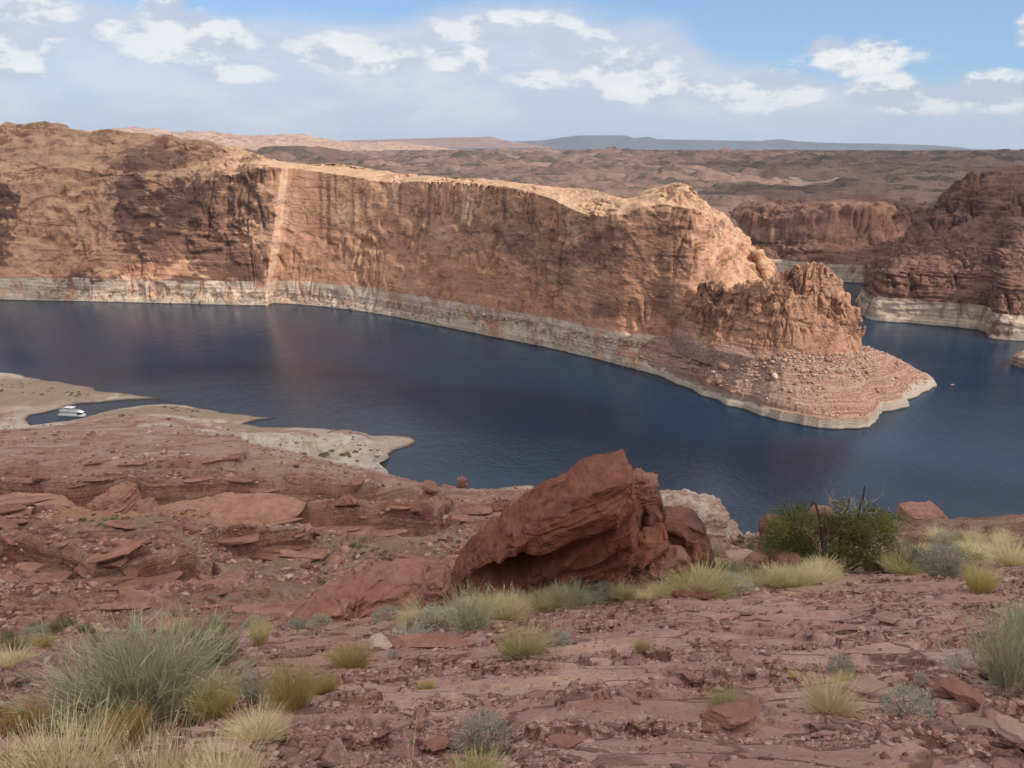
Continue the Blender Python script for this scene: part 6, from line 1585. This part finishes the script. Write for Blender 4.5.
butte_foot_stones()
rock(932, 382.5, 7, 4.5, m_chip_pale, 'pale boulder standing at the very tip of the headland', seed=201, y=float(WZ(932, 384)[1]), sub=3)
rock(953, 385.5, 3.6, 2.0, m_tan, 'tiny rock breaking the water off the tip of the headland', seed=202, y=float(WZ(953, 386.5)[1]), sub=3)
ik = WZ(1040, 366)
outline_rock('islet', [(1013, 372), (1015, 362), (1019, 355), (1030, 353), (1060, 350), (1070, 372)], float(ik[1]), 12, m_whiterock, 'low rocky islet cut by the right edge in the channel', cat='islet', S=6, bed=.6, seed=205)


# ---------------------------------------------------------------- houseboat
def box(cx, cy, cz, sx, sy, sz, tx=1.0, ty=1.0):
    """box with its top tapered by tx, ty"""
    V = [(cx + i * sx / 2 * (tx if k > 0 else 1), cy + j * sy / 2 * (ty if k > 0 else 1), cz + k * sz / 2) for k in (-1, 1) for j in (-1, 1) for i in (-1, 1)]
    return np.array(V), np.array([(0, 2, 3, 1), (4, 5, 7, 6), (0, 1, 5, 4), (2, 6, 7, 3), (0, 4, 6, 2), (1, 3, 7, 5)])


def build_boat():
    p = WZ(73, 415.5); sc = 1.0
    root = obj('houseboat', None, loc=(p[0], p[1], 0), rot=(0, 0, math.radians(-8)), label='white two deck houseboat moored in the narrow cove', cat='houseboat')
    white = simple_mat('boat_white', (.80, .80, .79), .35, .04, 3, .5); dark = simple_mat('boat_glass', (.03, .04, .05), .1, .1, 3, .6)
    grey = simple_mat('boat_grey', (.33, .35, .38), .5, .08, 3, .4); deckm = simple_mat('boat_deck', (.45, .46, .47), .7, .08, 3, .3); alu = simple_mat('boat_rail', (.6, .62, .64), .3, .05, 3, .5, .6); blue = simple_mat('boat_trim', (.04, .07, .12), .4, .1, 3, .4)
    def part(n, lst, mt, par=None, bev=.03):
        V, Q = merge(lst); o = obj(n, mesh_np(n, V, Q=Q, smooth=False), mt, parent=par or root)
        if bev: b = o.modifiers.new('bevel', 'BEVEL'); b.width = bev; b.segments = 2
        return o
    # hull: long flat hull with raked bow to the right (+x)
    st_ = [(-8.2, .75, 1.9), (-7.8, .9, 2.1), (0, .9, 2.2), (5.5, .95, 2.1), (7.4, 1.1, 1.3), (8.4, 1.25, .35)]
    H = []
    for x, top, hw in st_:
        H += [(x, -hw, top), (x, -hw * .92, .05), (x - (.6 if x > 5 else 0), -hw * .6, -.5), (x - (.6 if x > 5 else 0), hw * .6, -.5), (x, hw * .92, .05), (x, hw, top)]
    H = np.array(H, float); Q = grid_faces(6, 6, True)
    hull = part('hull', [(H, np.concatenate([Q, [(0, 1, 4, 5)], [(1, 2, 3, 4)], [(35, 34, 31, 30)], [(34, 33, 32, 31)]]))], white, bev=0)
    part('trim_stripe', [box(-1.2, -2.17, .62, 13.4, .06, .16), box(-1.2, 2.17, .62, 13.4, .06, .16)], blue, hull, 0)
    part('deck', [box(-.8, 0, .99, 14.6, 4.1, .10)], deckm)
    cab = part('cabin', [box(-1.4, 0, 2.0, 10.2, 3.7, 1.95, .985, .96)], white)
    for i, x in enumerate((-5.5, -3.9, -2.3, -.7, 1.1, 2.7)):
        for sy in (-1, 1):
            f = part('window', [box(x, sy * 1.86, 2.25, 1.1, .05, .8)], alu, cab, 0.01)
    for i, x in enumerate((-5.5, -3.9, -2.3, -.7, 1.1, 2.7)):
        for sy in (-1, 1): part('pane', [box(x, sy * 1.89, 2.25, .98, .05, .68)], dark, cab, 0)
    part('door', [box(-6.53, .3, 1.95, .06, .9, 1.7)], dark, cab, 0.01)
    # front windshield slanting towards the bow
    V, Q = box(4.2, 0, 1.9, 1.6, 3.3, 1.6, .35, .85); V[4:, 0] -= .45; part('windshield', [(V, Q)], dark)
    part('bow_canopy', [(np.array([(3.2, -1.9, 3.15), (3.2, 1.9, 3.15), (6.9, 1.4, 2.35), (6.9, -1.4, 2.35), (3.2, -1.9, 3.05), (3.2, 1.9, 3.05), (6.9, 1.4, 2.25), (6.9, -1.4, 2.25)]), np.array([(0, 3, 2, 1), (4, 5, 6, 7), (0, 1, 5, 4), (1, 2, 6, 5), (2, 3, 7, 6), (3, 0, 4, 7)]))], white)
    part('roof_deck', [box(-1.6, 0, 3.05, 11.0, 4.1, .14)], deckm)
    part('helm_house', [box(-.6, 0, 3.85, 2.6, 2.6, 1.45, .8, .85)], white); part('helm_window', [box(-.6, -1.22, 4.0, 1.8, .06, .6), box(.62, 0, 4.0, .06, 1.9, .6)], dark, None, 0)
    part('sun_canopy', [box(-1.2, 0, 5.1, 6.0, 3.2, .12)], white)
    for x in (-4.0, 1.5):
        for y in (-1.5, 1.5): V, Q = tube([(x, y, 3.1), (x, y, 5.05)], [.05, .05], 8); part('canopy_post', [(V, Q)], alu, None, 0)
    rail = []
    for y in (-2.0, 2.0):
        for z in (3.5, 4.0): rail.append(tube([(-7.0, y, z), (3.6, y, z)], [.03, .03], 6))
        for x in np.linspace(-7.0, 3.6, 9): rail.append(tube([(x, y, 3.1), (x, y, 4.0)], [.03, .03], 6))
    for z in (3.5, 4.0): rail.append(tube([(-7.0, -2, z), (-7.0, 2, z)], [.03, .03], 6))
    part('railing', rail, alu, None, 0)
    part('swim_platform', [box(-8.6, 0, .45, 1.2, 3.4, .14)], deckm)
    V, Q = tube(catmull(np.array([(-6.6, .9, 3.7), (-7.6, .9, 3.3), (-8.6, .9, 1.8), (-9.3, .9, .9)]), 14), np.full(14, .28), 8); part('slide', [(V, Q)], grey, None, 0)
    part('outboard_engine', [box(-8.6, -.9, .7, .6, .5, .9, .8, .8)], dark, None, .03)
build_boat()
